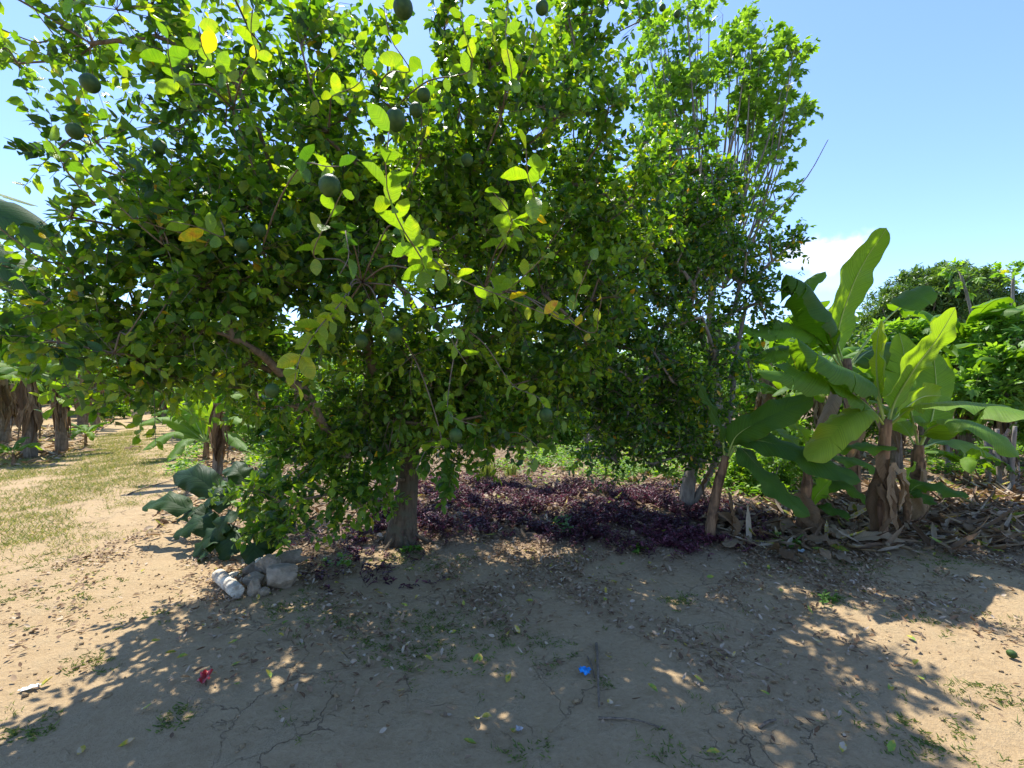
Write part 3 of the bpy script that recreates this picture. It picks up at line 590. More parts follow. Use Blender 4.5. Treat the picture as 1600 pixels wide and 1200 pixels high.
def banana(label, stem_pts, r0, r1, lv, dry=(), name='banana_plant', group=None, cat='banana plant', stemm=M_stem):
    base = Vector(stem_pts[0]); root = thing(name, label, cat, base, group)
    mb = MB(); stem_mesh(mb, [base-Vector((0, 0, .06))]+list(stem_pts[1:]), r0, r1); mb.build('stem', stemm, root, loc=base)
    for L in lv:
        mb = MB(); pts = [P(*p) if len(p) == 3 and not isinstance(p, Vector) else p for p in L['p']]
        kw = {k: v for k, v in L.items() if k not in ('p', 'w')}; blade(mb, pts, L['w'], **kw); mb.build('leaf', [M_ban, M_rib], root, loc=base)
    for d in dry:
        mb = MB(); dryleaf(mb, *d); mb.build('dry_leaf', [M_dry], root, loc=base)
    return root
CAMF = (0, -.65, .75)                           # upper side tipped towards the camera
AWAY = (-.25, .85, .35)
A_b = G(1372, 848)
banana('large banana plant with bright upright leaf and grey withered leaf hanging on its stem', [A_b, P(1376, 760, 4.72), P(1386, 655, 4.72)], .066, .046, [
 dict(p=[(1386, 665, 4.72), (1398, 625, 4.68), (1428, 575, 4.5), (1462, 530, 4.4), (1492, 480, 4.3)], w=.30, face=(-.45, .8, .25), fold=.3, pet=.14, tint=.72, wave=.03),
 dict(p=[(1384, 665, 4.72), (1373, 600, 4.72), (1371, 550, 4.75), (1377, 500, 4.75)], w=.15, face=(.75, -.3, .1), fold=1.1, pet=.3, tint=.85, wave=.02),
 dict(p=[(1384, 665, 4.72), (1368, 612, 4.65), (1335, 582, 4.4), (1290, 562, 4.2), (1245, 528, 4.1)], w=.25, face=(0, -.3, 1), fold=.1, sag=.9, pet=.25, tint=.35, tear=4),
 dict(p=[(1384, 665, 4.72), (1350, 628, 4.6), (1300, 598, 4.3), (1245, 585, 4.1), (1184, 580, 3.95)], w=.17, face=CAMF, fold=.1, sag=.5, pet=.15, tint=.45, tear=5),
 dict(p=[(1388, 665, 4.72), (1430, 635, 4.45), (1490, 628, 4.1), (1560, 638, 3.8), (1640, 655, 3.5)], w=.20, face=(0, -.75, .65), fold=.1, sag=.25, pet=.12, tint=.6, tear=6),
 dict(p=[(1384, 665, 4.72), (1360, 640, 4.6), (1325, 655, 4.4), (1290, 690, 4.3), (1262, 720, 4.2)], w=.16, face=(-.2, -.5, .8), fold=.1, sag=.4, pet=.12, tint=.85, tear=1),
 dict(p=[(1386, 665, 4.72), (1400, 610, 4.95), (1412, 560, 5.1), (1405, 520, 5.2)], w=.13, face=(.4, .9, .1), fold=.4, pet=.25, tint=.78, tear=3),
 dict(p=[(1388, 665, 4.72), (1410, 640, 4.9), (1440, 620, 5.1), (1470, 618, 5.3)], w=.15, face=AWAY, fold=.3, pet=.15, tint=.8),
 ], dry=[(P(1384, 705, 4.64), .6, .07, -1.6, .3, .05), (P(1394, 722, 4.64), .45, .09, -.9, .75, .09), (P(1374, 715, 4.66), .8, .07, -2.6, .3, .04), (P(1390, 730, 4.6), .7, .05, -1.2, .6, .05), (P(1402, 740, 4.6), .45, .06, -.3, .7, .12), (P(1380, 760, 4.6), .5, .05, -1.9, .2, .03)], )
B_b = G(1335, 792)
banana('tall banana plant behind with huge pale leaf standing up against the sky', [B_b, P(1332, 700, 6.1), P(1322, 560, 6.1)], .075, .055, [
 dict(p=[(1320, 575, 6.1), (1308, 525, 6.1), (1328, 455, 6.0), (1352, 405, 5.9), (1385, 356, 5.75)], w=.31, face=(-.4, .9, .1), fold=.3, pet=.12, tint=.66, wave=.03),
 dict(p=[(1318, 575, 6.1), (1300, 530, 6.0), (1280, 480, 5.8), (1258, 446, 5.7), (1228, 428, 5.6)], w=.34, face=(-.4, -.3, 1), fold=.1, sag=1.1, pet=.15, tint=.25, tear=5),
 dict(p=[(1316, 570, 6.5), (1275, 500, 6.8), (1250, 460, 6.8), (1290, 424, 6.9)], w=.12, face=(0, -.5, .8), fold=.2, sag=.3, pet=.45, tint=.5),
 dict(p=[(1325, 575, 6.1), (1365, 520, 6.2), (1408, 478, 6.3), (1455, 447, 6.4)], w=.20, face=(.2, -.5, .8), fold=.2, sag=.3, pet=.66, tint=.25, rib=.018),
 dict(p=[(1326, 575, 6.1), (1360, 548, 6.3), (1410, 535, 6.5), (1460, 560, 6.7)], w=.24, face=(0, -.4, .9), fold=.1, sag=.9, pet=.1, tint=.2, tear=6),
 dict(p=[(1316, 575, 6.1), (1280, 530, 5.9), (1235, 512, 5.7), (1175, 520, 5.5)], w=.17, face=CAMF, fold=.1, sag=.5, pet=.15, tint=.45, tear=4),
 dict(p=[(1316, 578, 6.1), (1270, 555, 6.0), (1225, 545, 5.9), (1170, 560, 5.8)], w=.16, face=CAMF, fold=.1, sag=.6, pet=.15, tint=.35, tear=4)],
 dry=[(P(1322, 600, 6.0), 1.0, .12, -1.7, .5, .2), (P(1300, 610, 6.0), .8, .1, -2.4, .8, .3), (P(1345, 620, 6.0), .9, .12, -.6, .4, .25)])
C_b = G(1107, 846)
banana('small front banana plant with slim reddish brown stem and four dark drooping leaves', [C_b, P(1118, 775, 4.78), P(1134, 712, 4.78)], .050, .036, [
 dict(p=[(1134, 716, 4.78), (1127, 675, 4.75), (1108, 635, 4.7), (1090, 598, 4.65)], w=.085, face=(.6, -.7, .2), fold=.8, pet=.2, tint=.25),
 dict(p=[(1136, 716, 4.78), (1152, 680, 4.7), (1200, 652, 4.55), (1270, 622, 4.45)], w=.15, face=(-.1, -.75, .6), fold=.2, sag=.1, pet=.14, tint=.22),
 dict(p=[(1138, 716, 4.78), (1158, 688, 4.7), (1215, 695, 4.5), (1285, 725, 4.3), (1345, 752, 4.2)], w=.155, face=(.1, -.7, .7), fold=.15, sag=.2, pet=.14, tint=.16, rib=.010),
 dict(p=[(1138, 718, 4.78), (1156, 700, 4.7), (1190, 735, 4.5), (1228, 772, 4.35), (1266, 806, 4.25)], w=.15, face=(.4, -.7, .6), fold=.15, sag=.2, pet=.14, tint=.2, rib=.010)],
 dry=[(P(1138, 770, 4.72), .42, .06, -.4, .3, .05), (P(1128, 800, 4.72), .28, .09, -.9, .4, .14), (P(1108, 735, 4.75), .3, .03, 3.0, .1, .05)])
D_b = G(1252, 836)
banana('mid sized banana plant with pale stem and yellowing upper leaf between the two bigger clumps', [D_b, P(1258, 780, 4.95), P(1264, 712, 4.95)], .065, .036, [
 dict(p=[(1264, 718, 4.95), (1285, 690, 4.9), (1312, 662, 4.85), (1350, 632, 4.8)], w=.17, face=(-.3, -.4, .8), fold=.2, sag=.2, pet=.1, tint=.82),
 dict(p=[(1266, 716, 4.95), (1290, 700, 4.85), (1345, 696, 4.7), (1402, 700, 4.6)], w=.09, face=(0, -.35, .95), fold=.1, sag=.3, pet=.15, tint=.5),
 dict(p=[(1262, 716, 4.95), (1258, 685, 4.95), (1245, 668, 4.9), (1228, 662, 4.85)], w=.09, face=(-.2, -.6, .7), fold=.3, pet=.3, tint=.8),
 dict(p=[(1262, 718, 4.95), (1240, 690, 5.1), (1215, 672, 5.3), (1195, 668, 5.4)], w=.10, face=(0, .2, 1), fold=.2, pet=.2, tint=.65),
 dict(p=[(1266, 716, 4.95), (1300, 712, 5.1), (1350, 722, 5.2), (1385, 740, 5.3)], w=.12, face=(0, -.4, .9), fold=.1, sag=.4, pet=.2, tint=.4)],
 dry=[(P(1258, 770, 4.9), .4, .1, -1.9, .4, .06), (P(1262, 800, 4.9), .3, .14, -1.2, .3, .1)])
s_b = G(1268, 822)
banana('young banana sucker with broad light leaf at the foot of the pale stemmed plant', [s_b, s_b+Vector((.01, 0, .1)), s_b+Vector((.02, 0, .2))], .025, .018, [
 dict(p=[s_b+Vector((.02, 0, .16)), P(1275, 775, 5.1), P(1300, 748, 5.1)], w=.13, face=(-.1, .8, .4), fold=.15, pet=.1, tint=.55, rib=.006, n=16),
 dict(p=[s_b+Vector((.02, 0, .16)), P(1285, 790, 5.1), P(1330, 808, 5.0)], w=.07, face=CAMF, fold=.15, sag=.2, pet=.1, tint=.2, rib=.006, n=16),
 dict(p=[s_b+Vector((.02, 0, .16)), P(1290, 760, 5.2), P(1325, 758, 5.2), P(1362, 790, 5.2)], w=.09, face=CAMF, fold=.1, sag=.3, pet=.15, tint=.2, rib=.006, n=16)],
 name='young_banana_plant')
E_b = G(1432, 822)
banana('right hand banana plant with thick stem and long pale leaf arching to the right edge', [E_b, P(1433, 760, 5.28), P(1436, 695, 5.25)], .07, .048, [
 dict(p=[(1437, 700, 5.25), (1455, 668, 5.1), (1500, 655, 4.8), (1550, 676, 4.5), (1592, 714, 4.35)], w=.22, face=(.15, -.7, .65), fold=.1, sag=.3, pet=.12, tint=.65, tear=4),
 dict(p=[(1434, 700, 5.25), (1424, 650, 5.3), (1416, 605, 5.4), (1425, 555, 5.5)], w=.16, face=AWAY, fold=.35, pet=.25, tint=.7),
 dict(p=[(1437, 700, 5.25), (1455, 655, 5.4), (1462, 605, 5.5), (1458, 550, 5.6)], w=.2, face=(.3, .8, .3), fold=.3, pet=.2, tint=.6, tear=2),
 dict(p=[(1432, 700, 5.25), (1415, 670, 5.4), (1390, 640, 5.6), (1360, 625, 5.8)], w=.15, face=(0, .2, 1), fold=.2, pet=.2, tint=.75),
 dict(p=[(1438, 700, 5.25), (1470, 690, 5.5), (1510, 690, 5.8), (1560, 720, 6)], w=.16, face=(0, -.2, 1), fold=.1, sag=.4, pet=.2, tint=.5, tear=3)],
 dry=[(P(1440, 735, 5.15), .45, .09, -1.0, .6, .06), (P(1425, 760, 5.15), .35, .08, -2.2, .8, .12)])
s2 = G(1418, 826)
banana('young banana sucker with one dark low leaf pointing right over the dry litter', [s2, P(1416, 800, 5.1), P(1414, 775, 5.05)], .03, .018, [
 dict(p=[P(1414, 778, 5.05), P(1435, 758, 5.0), P(1470, 762, 4.9), P(1515, 776, 4.8)], w=.085, face=(0, -.6, .8), fold=.1, sag=.3, pet=.08, tint=.35, rib=.007, n=18),
 dict(p=[P(1414, 778, 5.05), P(1430, 768, 4.95), P(1465, 788, 4.8)], w=.07, face=(0, -.6, .8), fold=.1, sag=.3, pet=.08, tint=.2, rib=.007, n=18),
 dict(p=[P(1414, 780, 5.05), P(1418, 745, 5.1), P(1432, 722, 5.2)], w=.06, face=(-.2, .8, .4), fold=.2, pet=.1, tint=.7, rib=.006, n=14)], name='young_banana_plant')

# left edge plant whose leaves reach into the picture
bL = Vector((-4.7, 3.7, float(gh(-4.7, 3.7)))); tL = bL+Vector((.1, -.1, 2.0))
banana('banana plant at the left edge whose broad blue green leaves hang behind the citrus twigs', [bL, bL+Vector((.05, 0, 1.0)), tL], .11, .08, [
 dict(p=[tL, P(-150, 300, 3.0), P(-30, 325, 2.8), P(98, 385, 2.65)], w=.15, face=(0, -.95, .3), fold=.1, sag=.3, pet=.1, tint=0, tear=2),
 dict(p=[tL, P(-120, 380, 3.0), P(-20, 405, 2.8), P(80, 475, 2.65)], w=.15, face=(0, -.9, .4), fold=.1, sag=.5, pet=.1, tint=0, tear=4),
 dict(p=[tL, P(-120, 300, 4), P(-30, 296, 4.6), P(60, 322, 5)], w=.14, face=(0, -.3, 1), fold=.1, sag=.3, pet=.1, tint=.2, tear=3),
 dict(p=[tL, P(-130, 480, 3.1), P(-40, 500, 2.9), P(35, 565, 2.8)], w=.13, face=(0, -.5, .8), fold=.1, sag=.5, pet=.1, tint=.3, tear=4),
 dict(p=[tL, tL+Vector((-.5, .3, .7)), tL+Vector((-1.2, .5, .8))], w=.22, fold=.2, sag=.5, tint=.4)], stemm=M_stem2)
fb = G(322, 716); ft = fb+Vector((0, 0, .35))
banana('young banana plant with a fan of wide leaves at the right edge of the path', [fb, fb+Vector((0, 0, .18)), ft], .06, .045, [
 dict(p=[ft, P((318+tx)/2, (688+ty)/2-14-up, dd), P(tx, ty, dd2)], w=hw, face=fc, fold=.2, sag=.35, pet=.12, tint=tt, tear=2, n=20) for tx, ty, up, dd, dd2, hw, fc, tt in (
  (212, 664, 8, 10, 9.6, .17, (0, -.4, .9), .55), (236, 648, 12, 10.4, 10.4, .17, (0, -.3, 1), .4), (222, 704, 6, 9.8, 9.2, .16, (0, -.4, .9), .5), (262, 638, 16, 10.4, 10.6, .17, (-.3, .7, .5), .75),
  (296, 628, 20, 10.4, 10.5, .17, (0, .9, .3), .8), (352, 640, 14, 10.2, 10.2, .16, (.3, .7, .5), .7), (398, 668, 10, 10, 9.8, .16, (0, -.3, 1), .6), (385, 704, 6, 9.8, 9.4, .15, (0, -.4, .9), .45), (262, 722, 4, 9.6, 9.0, .13, (0, -.4, .9), .4))], name='young_banana_plant')
# ---- prototypes copied for the plantation
def arch(az, el, L, droop, z0, r=.06):
    p = np.array([math.cos(az)*r*.5, math.sin(az)*r*.5, z0]); out = [Vector(p)]; e = el
    for k in range(5):
        p = p+np.array([math.cos(az)*math.cos(e), math.sin(az)*math.cos(e), math.sin(e)])*L/5; out.append(Vector(p)); e -= droop/4
    return out
def proto(h, nleaf, L, hw, r0, r1, skirts, label, group, stemm=M_stem2, dryw=.12, name='banana_plant', seed=0):
    root = thing(name, label, 'banana plant', (0, 0, 0), group); mb = MB()
    stem_mesh(mb, [Vector((0, 0, -.08)), Vector((.03, 0, h*.5)), Vector((.0, .03, h))], r0, r1, 9); mb.build('stem', stemm, root)
    for k in range(nleaf):
        az = k*2.4+rng.uniform(-.3, .3); el = rng.uniform(.5, 1.25); mb = MB()
        blade(mb, arch(az, el, L*rng.uniform(.75, 1.1), rng.uniform(.9, 2.0), h-.05, r1), hw, face=(0, 0, 1) if el < 1.1 else (-math.cos(az), -math.sin(az), .3), fold=.15, sag=rng.uniform(.3, .9), pet=.14, tear=int(rng.integers(2, 8)), tint=rng.uniform(.25, .7), n=20, vm=3)
        mb.build('leaf', [M_ban, M_rib], root)
    for k in range(skirts):
        mb = MB(); az = rng.uniform(0, 6.28); z = rng.uniform(.55, 1.0)*h
        dryleaf(mb, (math.cos(az)*r1, math.sin(az)*r1, z), rng.uniform(.4, .8)*z, dryw*rng.uniform(.5, 1.2), az, rng.uniform(.05, .95), rng.uniform(.02, .16)); mb.build('dry_leaf', [M_dry], root)
    return root
used = {}
def place(pr, x, y, rz, s, label, group=None):
    if id(pr) not in used and pr.name not in used: o = pr; used[pr.name] = 1
    else: o = copy_tree(pr)
    o.location = (x, y, float(gh(x, y))); o.rotation_euler = (0, 0, rz); o.scale = (s,)*3; o['label'] = label
    if group: o['group'] = group
    elif 'group' in o: del o['group']
    return o
g1 = 'banana plants in the rows of the plantation'
pA = proto(2.0, 8, 1.9, .24, .13, .08, 26, '', g1, dryw=.07); pB = proto(1.7, 7, 1.6, .21, .10, .065, 18, '', g1, dryw=.06); pC = proto(2.4, 9, 2.0, .25, .12, .085, 20, '', g1, dryw=.06)
pD = proto(.55, 7, 1.1, .15, .06, .04, 1, '', 'young banana plants', M_stem, .05, 'young_banana_plant')
def GP(px, py): g = G(px, py); return g.x, g.y
for (px, py, pr, s, lb) in ((45, 716, pA, .95, 'banana plant with shaggy brown stem at the lower left, nearest the grass'), (97, 706, pC, .85, 'banana plant with straight pale fibrous stem left of the dirt path'),
        (-20, 700, pB, 1, 'banana plant with shaggy stem cut by the left edge of the photo'), (8, 690, pA, .9, 'banana plant with rust brown skirt close to the left edge, second row'), (130, 676, pA, 1.0, 'banana plant with ragged dry skirt just left of the path'),
        (150, 668, pB, 1.2, 'banana plant with thick brown skirt furthest along the left of the path before it narrows'), (340, 742, pB, .78, 'banana plant with single bare brown stem right of the path, behind the big leaved shrub'),
        (1292, 737, pB, .8, 'banana plant behind the gap between the pale stemmed and the large banana plants'), (1398, 744, pA, .75, 'banana plant directly behind the large bright leaved one'), (1478, 733, pB, .85, 'banana plant behind the long arching leaf at the right'), (1565, 738, pC, .7, 'banana plant behind the thin bare stems at the right edge'), (1230, 728, pB, .8, 'banana plant behind the drooping dark leaves of the small front plant'), (304, 676, pB, .85, 'banana plant just behind the fan of wide leaves at the right of the path'), (258, 657, pA, .9, 'banana plant closing in on the right side of the far path'), (465, 700, pB, .9, 'banana plant seen through the citrus foliage just left of the trunk'), (900, 672, pC, .8, 'banana plant far behind the purple ground cover')):
    x, y = GP(px, py); place(pr, x, y, rng.uniform(0, 6), s, lb)
for (px, py, s, lb) in ((350, 690, 1.5, 'young banana plant behind the fan leaved one by the path'), (135, 697, .6, 'small young banana plant between the shaggy stems on the left'),
        (1510, 768, .62, 'small young banana plant alone on the dry litter at the right'), (20, 728, .5, 'tiny young banana plant in front of the shaggy stems at the left edge'), (1205, 745, .8, 'young banana plant behind the slim stemmed front plant')):
    x, y = GP(px, py); place(pD, x, y, rng.uniform(0, 6), s, lb)
ORD = ['nearest', 'second', 'third', 'fourth', 'fifth', 'sixth', 'seventh', 'eighth', 'ninth', 'tenth']
def row(x0, y0, dx, dy, n, off, where):
    for k in range(n):
        x = x0+dx*k+rng.normal(0, off); y = y0+dy*k+rng.normal(0, off)
        place([pA, pB, pC][int(rng.integers(3))], x, y, rng.uniform(0, 6), rng.uniform(.8, 1.1), ORD[k]+' banana plant '+where, g1)
row(-17.2, 19.6, -1.9, 2.5, 9, .25, 'back along the left side of the far dirt path'); row(-13.5, 11.2, -2.1, 2.4, 7, .4, 'back in the second row left of the path')
row(-9.5, 14.5, -1.9, 2.5, 10, .25, 'back along the right side of the dirt path'); row(-6.5, 15, -1.6, 2.5, 5, .4, 'back in the second row right of the path')
row(-3, 15, 2.3, .3, 6, .4, 'from the left in the row behind the citrus trunk'); row(-2.5, 19, 2.6, .5, 8, .7, 'from the left in the back row behind the citrus trees')
row(9.5, 9.5, 1.3, 1.6, 5, .3, 'going back in the row at the far right'); row(7.6, 11, 1.2, 2.0, 5, .4, 'going back in the row behind the right hand clump')
row(11, 8, 1.6, .8, 4, .3, 'going right in the row at the right edge'); row(5.6, 10.5, .9, 2.2, 4, .3, 'going back behind the tall banana plant'); row(-13, 24, 3.2, .5, 9, .8, 'from the left in the farthest row across the field')

# slim stakes / bare stems at the right and in the middle behind
for px, py, h, lb in ((1545, 765, .85, 'bare pale stem beside the dark stems at the far right'), (1580, 775, .95, 'thick grey stem at the right edge behind the arching leaf'), (1480, 742, 1.2, 'pale thin stem in the sun right of the thick stemmed banana'), (918, 712, .55, 'short pale cut stem standing behind the purple ground cover'), (1562, 772, .9, 'short leaning stem close to the right edge')):
    g = G(px, py); mb = MB(); lean = Vector((rng.normal(0, .06), rng.normal(0, .05), 0))
    tube(mb, bez([g-Vector((0, 0, .05)), g+Vector((0, 0, h*.5))+lean*.3, g+Vector((0, 0, h))+lean], 10), np.linspace(.035 if h > .6 else .022, .024 if h > .6 else .018, 10), 9, wob=.07)
    for k in range(3): a = rng.uniform(0, 6); dryleaf(mb, g+Vector((.03*math.cos(a), .03*math.sin(a), h*rng.uniform(.6, 1))), h*.4, .05, a, .5, .05)
    tag(mb.build('bare_stem', [M_greyb], loc=g), lb, 'stem').location = g

# ------------------------------------------------------------------ background trees and shrubs
def bushy(name, label, cat, px, py, bl, nt, per, nl, L, W, mat, rb=.08, pal=False, group=None, **k):
    g = G(px, py); d = g.y; top = P(bl[0][0], bl[0][1], bl[0][2]); mid = g.lerp(top, .5)+Vector((.05, 0, 0))
    path = [g-Vector((0, 0, .05)), g.lerp(mid, .5), mid, mid.lerp(top, .35)]
    return make_tree(name, label, cat, path, bl, nt, per, nl, L, W, mat, M_greyb, r_base=rb, flare=1.3, pal=pal, group=group, r_tip=.005, step=.6, **k)
bushy('mango_tree', 'big dome shaped dark green mango tree beyond the bananas on the right', 'tree', 1478, 648, [(1475, 490, 24, 3.1, 2.5, 2.2, 1), (1420, 495, 24, 1.8, 1.8, 1.8, 1), (1530, 495, 24, 1.8, 1.8, 1.8, 1), (1478, 452, 24, 2.3, 1.1, 1.6, 2), (1560, 530, 24, 1.2, 1.3, 1.5, 1)], 900, 10, 9, .2, .055, M_mango, rb=.3, tl=(.3, .55), base=(.1, .9), yellow=0, all_nodes=False)
CS = 'palmate leaved shrubs on the right'
bushy('cassava_shrub', 'tall pale green palmate leaved shrub at the right edge below the sky', 'shrub', 1575, 735, [(1590, 540, 8.6, .45, .55, .5, 1), (1560, 600, 8.4, .5, .4, .5, 1)], 75, 5, 6, .15, .055, M_cass, rb=.035, pal=True, tl=(.15, .4), base=(.3, .9))
bushy('cassava_shrub', 'palmate leaved shrub behind the tall bananas, just under the mango dome', 'shrub', 1440, 705, [(1430, 535, 10.5, .7, .3, .5, 1), (1490, 560, 10, .6, .4, .5, 1)], 60, 5, 6, .17, .06, M_cass, rb=.035, pal=True, tl=(.15, .45), base=(.3, .9))
bushy('leafy_shrub', 'dense green shrub filling the space behind the dry leaf at the right', 'shrub', 1560, 730, [(1545, 630, 9.3, .9, .6, .6, 1), (1610, 610, 9.3, .7, .9, .6, 1)], 70, 9, 9, .1, .05, M_herb, rb=.03, base=(.1, .8))
bushy('leafy_shrub', 'bright low shrub lit by the sun behind the slim stemmed banana plant', 'shrub', 1200, 775, [(1195, 735, 6.9, .45, .28, .35, 1), (1240, 700, 7.2, .35, .35, .3, 1), (1160, 745, 6.9, .3, .22, .3, 1)], 60, 9, 10, .062, .038, M_herb, rb=.02, base=(.35, 1), tl=(.1, .25))
x = 0
for (px, py, top, d, wr, lb) in ((830, 690, 590, 13, 1.5, 'sunlit leafy shrub behind the big citrus, right of its trunk'), (960, 685, 600, 14, 1.3, 'bright shrub behind the leaning citrus tree'), (1080, 680, 580, 14.5, 1.4, 'shrub behind the forked trunk of the leaning citrus'),
        (720, 690, 610, 13, 1.2, 'yellow green shrub seen just right of the thick citrus trunk'), (560, 690, 600, 13, 1.3, 'yellow green shrub seen just left of the thick citrus trunk'), (420, 690, 600, 12.5, 1.2, 'bright shrub behind the low hanging citrus branches'),
        (1200, 690, 560, 12.5, 1.2, 'dark leafy shrub between the leaning citrus and the tall banana'), (700, 670, 585, 17, 2.0, 'tall dark bush far behind the thick citrus trunk'), (790, 672, 575, 16, 1.7, 'tall dark bush far behind, just right of the thick citrus trunk'), (450, 672, 580, 16, 1.7, 'tall dark bush far behind, left of the thick citrus trunk'), (550, 668, 585, 18, 2.0, 'tall dark bush far behind the drooping left citrus branches'), (880, 670, 580, 17, 2.0, 'tall dark bush far behind the middle of the purple cover'), (1010, 672, 575, 16.5, 1.8, 'tall dark bush far behind the leaning citrus'), (640, 680, 622, 13.5, 1.2, 'pale leafed bush directly behind the thick citrus trunk'), (500, 685, 625, 12.5, 1.0, 'low sunny bush behind the drooping left citrus branches'), (900, 690, 632, 12.5, 1.1, 'low bright bush behind the middle of the purple cover'), (1030, 700, 640, 11.5, .9, 'low bush just behind the forked trunk of the leaning citrus'), (780, 685, 630, 13, .9, 'low bush between the trunk and the purple cover, far behind'), (262, 652, 605, 21, 1.2, 'green bush beside the far end of the dirt path'), (320, 680, 628, 14.5, .9, 'low bright bush right of the dirt path, behind the fan leaved banana'), (400, 665, 615, 17, 1.3, 'green bush well behind the big leaved shrub'), (150, 655, 600, 21.5, 1.0, 'bright bush at the left of the narrow end of the path'), (1310, 690, 600, 12, 1.0, 'shrub behind the pale stemmed banana plant')):
    bushy('leafy_shrub', lb, 'shrub', px, py, [(px, top+20, d, wr, (py-top)/F*d*.42, .8, 1), (px+20, (py+top)/2+15, d, wr*.9, (py-top)/F*d*.35, .7, 1)], 80, 7, 8, .12, .06, M_herb, rb=.03, base=(.1, .95), tl=(.15, .4))
for (px, top, d, rx, lb) in ((130, 470, 26, 3.2, 'dark tree far off behind the left banana rows'), (330, 500, 30, 4, 'rounded tree far behind, left of the big citrus trunk'), (620, 520, 32, 4.5, 'wide tree on the far field edge behind the citrus trunk'), (860, 540, 34, 4.5, 'low spreading tree on the far field edge, right of the citrus trunk'), (1100, 540, 30, 3.5, 'distant tree behind the leaning citrus'), (1250, 545, 36, 3.5, 'distant low tree under the small cloud'), (1660, 560, 22, 2.0, 'distant dark tree cut by the right edge of the photo'), (-60, 440, 20, 3, 'distant dark tree beyond the left edge leaves')):
    zt = CH+(600-top)/F*d; bushy('tree', lb, 'tree', px, 600+CH*F/d, [(px, 600-(zt*.62-CH)/d*F, d, rx, zt*.4, rx*.7, 1), (px+25, 600-(zt*.45-CH)/d*F, d, rx*1.1, zt*.3, rx*.7, 1)], 170, 8, 8, .26, .11, M_mango, rb=.2, tl=(.4, .8), base=(.2, 1), yellow=0)
# papaya like single stems with leaf tufts
for pp, lb in (([(1525, 640, 12), (1522, 520, 12), (1512, 465, 12), (1500, 425, 12)], 'thin curved papaya like stem with a leaf tuft in front of the mango dome'), ([(1600, 640, 11), (1595, 520, 11), (1583, 480, 11), (1583, 428, 11)], 'thin upright stem with a small leaf tuft against the sky at the right edge')):
    g = G(pp[0][0], 600+CH*F/pp[0][2]); root = thing('papaya_tree', lb, 'tree', g); tr, lf, br = MB(), MB(), MB(); q = bez([g]+[P(*a) for a in pp], 16)
    tube(tr, q, np.linspace(.05, .03, 16), 7); foliage(lf, br, np.array([q[-1], q[-1], q[-2]]), np.array([q[-4]]*3), 2, (.15, .4), 5, .16, .06, base=(.4, .9), pal=True, up=.6)
    tr.build('trunk', M_greyb, root, loc=g); br.build('branches', M_greyb, root, loc=g); lf.build('crown', M_cass, root, loc=g)
# far off woods closing the horizon
def far_woods():
    mb = MB(); n = 42000; a = rng.uniform(-1.25, 1.05, n); d = rng.uniform(48, 75, n); x = d*np.sin(a); y = d*np.cos(a)
    hh = 3.2+1.6*np.sin(a*23)+1.1*np.sin(a*51+1)+.8*np.sin(a*97); z = rng.random(n)**.8*(np.maximum(hh, 1.5)+2.6)
    leaves(mb, np.stack([x, y, z], -1), norm(vnoise(n)), norm(vnoise(n, .5)+np.array([0, 0, .8])), rng.uniform(.6, 1.2, n), .55, rng.uniform(.1, 1, n))
    tag(mb.build('far_woods', M_mango), 'far off line of woods along the horizon behind the plantation', 'woods', kind='stuff')
far_woods()

